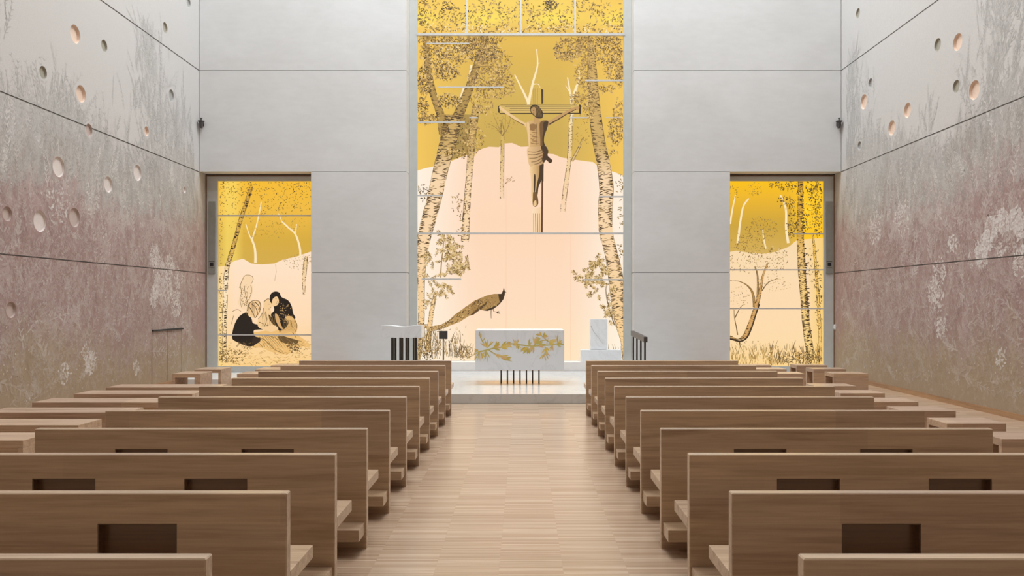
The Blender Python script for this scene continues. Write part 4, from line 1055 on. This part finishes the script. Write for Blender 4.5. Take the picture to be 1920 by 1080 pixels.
P.build('vein', [M_gilt], bt)['label'] = 'grey diagonal vein'
# dark rail with posts
RX = 2.345
rl = empty('altar_rail', (RX, 16.2, ZP), 'dark low rail on four thin posts by the right end of the central window', 'rail')
ys = (15.35, 15.88, 16.42, 16.95); zz_ = (1.075, 1.09, 1.105, 1.12)
bm = bmesh.new()
q = [(RX - .012 - RX, 15.25 - 16.2, 1.055 - ZP), (0, 17.1 - 16.2, 1.10 - ZP)]
v = []
for (yv, zv) in ((15.25 - 16.2, 1.05 - ZP), (17.1 - 16.2, 1.105 - ZP)):
    v += [bm.verts.new((sx * .035, yv, zv + szz)) for sx, szz in ((-1, -.05), (1, -.05), (1, .05), (-1, .05))]
bm.faces.new(v[3::-1]); bm.faces.new(v[4:8])
for i in range(4): bm.faces.new((v[i], v[(i + 1) % 4], v[4 + (i + 1) % 4], v[4 + i]))
bmesh.ops.recalc_face_normals(bm, faces=bm.faces[:]); obj('rail', bm, M_grey, rl)
for yv in ys:
    bm = bmesh.new(); zt = 1.05 + (yv - 15.25) / 1.85 * .055 - .04 - ZP
    bx(bm, -.016, .016, yv - 16.2 - .02, yv - 16.2 + .02, 0, zt, .002); obj('post', bm, M_dark, rl)

# ================================================================== PEWS
HP, TH, PL = .854, .065, 2.36
def make_pew(side):
    r = empty('pew')
    s = -side                      # +x of the aisle end
    cxs = (s * .477, -s * .42)     # book niches
    nz0, nz1, nw = .50, .712, .1865
    # back panel with two niches cut from the rear face
    xs = sorted([-PL / 2, PL / 2] + [c + d for c in cxs for d in (-nw, nw)])
    bm = bmesh.new()
    def quad(a, b, c, d): bm.faces.new([bm.verts.new(p) for p in (a, b, c, d)])
    b_ = .005
    zs = [0, nz0, nz1, HP - b_]
    X0, X1 = -PL / 2 + b_, PL / 2 - b_
    xs[0], xs[-1] = X0, X1
    for i in range(5):
        for j in range(3):
            if j == 1 and i in (1, 3): continue
            quad((xs[i], 0, zs[j]), (xs[i + 1], 0, zs[j]), (xs[i + 1], 0, zs[j + 1]), (xs[i], 0, zs[j + 1]))
    for i in (1, 3):
        a, b = xs[i], xs[i + 1]; dp = TH - .008
        quad((a, 0, nz0), (a, 0, nz1), (a, dp, nz1), (a, dp, nz0)); quad((b, 0, nz1), (b, 0, nz0), (b, dp, nz0), (b, dp, nz1))
        quad((a, 0, nz1), (b, 0, nz1), (b, dp, nz1), (a, dp, nz1)); quad((b, 0, nz0), (a, 0, nz0), (a, dp, nz0), (b, dp, nz0))
        quad((a, dp, nz0), (b, dp, nz0), (b, dp, nz1), (a, dp, nz1))
    # chamfers, ends, top, front
    Z1 = HP - b_; E0, E1 = -PL / 2, PL / 2
    quad((X0, 0, Z1), (X1, 0, Z1), (X1, b_, HP), (X0, b_, HP))
    quad((X0, b_, HP), (X1, b_, HP), (X1, TH - b_, HP), (X0, TH - b_, HP))
    quad((X1, TH - b_, HP), (X1, TH, Z1), (X0, TH, Z1), (X0, TH - b_, HP))
    quad((X1, TH, 0), (X0, TH, 0), (X0, TH, Z1), (X1, TH, Z1))
    for E, Xc, fl in ((E0, X0, 1), (E1, X1, -1)):
        quad((Xc, 0, 0), (Xc, 0, Z1), (E, b_, Z1), (E, b_, 0)); quad((E, b_, 0), (E, b_, Z1), (E, TH - b_, Z1), (E, TH - b_, 0))
        quad((E, TH - b_, 0), (E, TH - b_, Z1), (Xc, TH, Z1), (Xc, TH, 0)); quad((E, b_, Z1), (E, TH - b_, Z1), (Xc, TH - b_, HP), (Xc, b_, HP))
        bm.faces.new([bm.verts.new(p) for p in ((Xc, 0, Z1), (Xc, b_, HP), (E, b_, Z1))]); bm.faces.new([bm.verts.new(p) for p in ((Xc, TH, Z1), (Xc, TH - b_, HP), (E, TH - b_, Z1))])
    bmesh.ops.remove_doubles(bm, verts=bm.verts[:], dist=1e-5)
    bmesh.ops.recalc_face_normals(bm, faces=bm.faces[:])
    back = obj('backrest', bm, M_pew, r)
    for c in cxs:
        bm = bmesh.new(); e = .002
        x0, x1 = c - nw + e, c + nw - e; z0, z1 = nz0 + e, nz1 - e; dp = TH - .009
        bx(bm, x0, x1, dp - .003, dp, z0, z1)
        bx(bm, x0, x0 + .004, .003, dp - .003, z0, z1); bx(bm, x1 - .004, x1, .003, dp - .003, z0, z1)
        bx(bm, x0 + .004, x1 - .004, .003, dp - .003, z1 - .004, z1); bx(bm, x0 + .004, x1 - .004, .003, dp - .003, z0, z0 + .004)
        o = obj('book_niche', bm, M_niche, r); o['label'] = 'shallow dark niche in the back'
    bm = bmesh.new(); bx(bm, -PL / 2, PL / 2, TH, TH + .41, .40, .468, .005); obj('seat', bm, M_pew, r)
    bm = bmesh.new(); bx(bm, -PL / 2 + .25, PL / 2 - .25, TH + .18, TH + .23, 0, .40, .003); obj('seat_support', bm, M_pew, r)
    bm = bmesh.new(); bx(bm, -PL / 2 + .012, PL / 2 - .012, -.205, 0, .11, .192, .005); obj('kneeler', bm, M_pew, r)
    return r
ORD = ['front', 'second', 'third', 'fourth', 'fifth', 'sixth', 'seventh', 'eighth', 'ninth', 'tenth', 'eleventh']
PC = {-1: -1.11 - PL / 2, 1: .985 + PL / 2}
for side in (-1, 1):
    sn = 'left' if side < 0 else 'right'
    proto = None
    for n in range(11):
        far = 2.866 + .9615 * n
        if proto is None: proto = p = make_pew(side)
        else: p = copy_tree(proto)
        p.location = (PC[side], far - TH, 0)
        k = 10 - n
        if k == 0: lab = 'oak pew %s of the aisle, in the front row nearest the altar' % sn
        elif k == 10: lab = 'oak pew %s of the aisle in the last row, nearest the camera' % sn
        else: lab = 'oak pew %s of the aisle, %s row counted from the altar' % (sn, ORD[k])
        tag(p, lab, 'pew', 'oak pews %s of the aisle' % sn)

# ================================================================== SIDE BENCHES AND STOOLS
HS = .468
def make_bench(name, wx_, dy, mode):
    """mode x: solid panels at the x ends; mode y: solid panels front and rear"""
    r = empty(name)
    bm = bmesh.new(); bx(bm, -wx_ / 2, wx_ / 2, 0, dy, HS - .07, HS, .005); obj('seat', bm, M_stool, r)
    t = .05
    for s in (-1, 1):
        if mode == 'xy':
            bm = bmesh.new(); a, b = (.012, t) if s < 0 else (dy - t, dy - .012); bx(bm, -wx_ / 2 + t + .002, wx_ / 2 - t - .002, a, b, 0, HS - .071, .004); obj('side_panel', bm, M_stool, r)
        bm = bmesh.new()
        if mode in ('x', 'xy'):
            a, b = sorted((s * wx_ / 2, s * (wx_ / 2 - t))); bx(bm, a, b, 0, dy, 0, HS - .07, .004)
        else:
            a, b = (0, t) if s < 0 else (dy - t, dy); bx(bm, -wx_ / 2, wx_ / 2, a, b, 0, HS - .07, .004)
        obj('leg_panel', bm, M_stool, r)
    return r
proto = None
BY = (7.46, 8.39, 9.36, 10.32, 11.28, 12.15)
BO = ['nearest the camera', 'second from the camera', 'third from the camera', 'fourth from the camera', 'fifth from the camera', 'farthest from the camera']
for i, y in enumerate(BY):
    if proto is None: proto = b = make_bench('bench', 1.67, .47, 'xy')
    else: b = copy_tree(proto)
    b.location = (-5.495, y, 0)
    tag(b, 'long backless oak bench beside the left pews, %s' % BO[i], 'bench', 'long benches along the left wall')
proto = None
for i, y in enumerate((7.54, 8.51, 9.50, 10.40, 11.36, 12.33)):
    if proto is None: proto = b = make_bench('stool', .63, .43, 'y')
    else: b = copy_tree(proto)
    b.location = (4.83, y, 0)
    tag(b, 'oak stool between the right pews and wall, %s' % BO[i], 'stool', 'oak stools along the right pews')
FR = ['nearest', 'middle', 'farthest']
for i, y in enumerate((14.5, 15.5, 16.45)):
    for x, col in ((4.80, 'inner'), (5.95, 'outer')):
        b = copy_tree(proto); b.location = (x, y, 0)
        tag(b, 'oak stool near the right glass door, %s of the %s column by the %s' % (FR[i], col, 'platform' if col == 'inner' else 'wall'), 'stool', 'oak stools near the right glass door')
proto = None
for x, yl, col in ((-4.91, (14.46, 15.44, 16.4), 'inner'), (-6.08, (14.46, 15.44), 'outer')):
    for i, y in enumerate(yl):
        if proto is None: proto = b = make_bench('stool', .51, .56, 'x')
        else: b = copy_tree(proto)
        b.location = (x, y, 0)
        w = FR[i] if len(yl) == 3 else ('nearer', 'farther')[i]
        tag(b, 'oak stool near the left glass door, %s of the %s column by the %s' % (w, col, 'platform' if col == 'inner' else 'wall'), 'stool', 'oak stools near the left glass door')

# ================================================================== LIGHT, WORLD, CAMERA
def area(name, loc, sx, sy, e, col=(1, 1, 1), rot=(0, 0, 0)):
    l = bpy.data.lights.new(name, 'AREA'); l.shape = 'RECTANGLE'; l.size = sx; l.size_y = sy; l.energy = e; l.color = col
    o = bpy.data.objects.new(name, l); COL.objects.link(o); o.location = loc; o.rotation_euler = rot
    return o
wmid = (XL + XR) / 2
EN = [2080, 520, 545]
for (a, b), e in zip(SLOTS, EN):
    area('roof_light_daylight', (wmid, (a + b) / 2, ZC + .1), 11.5 if e > 1000 else 4.2, (b - a) * .95, e, (0.83, 0.935, 1.0) if e > 1000 else (1, .98, .96))
w = bpy.data.worlds.new('World'); scene.world = w; w.use_nodes = True
nt = w.node_tree
sk = nt.nodes.get('Background'); sk.inputs[0].default_value = (0.75, 0.85, 1.0, 1); sk.inputs[1].default_value = 1.0

cam = bpy.data.cameras.new('Camera'); co = bpy.data.objects.new('Camera', cam); COL.objects.link(co)
co.location = (0, 0, EYE); co.rotation_euler = (PI / 2, 0, 0)
cam.sensor_fit = 'HORIZONTAL'; cam.sensor_width = 36; cam.lens = F / 1920 * 36
cam.shift_x = -(VX - 960) / 1920; cam.shift_y = (VY - 540) / 1920
cam.clip_start = .05; cam.clip_end = 200
scene.camera = co
scene.view_settings.view_transform = 'Standard'; scene.view_settings.look = 'None'
scene.view_settings.exposure = 0.0; scene.view_settings.gamma = 1.0
scene.view_settings.use_curve_mapping = False
scene.cycles.max_bounces = 10; scene.cycles.diffuse_bounces = 6
scene.cycles.sample_clamp_indirect = 6
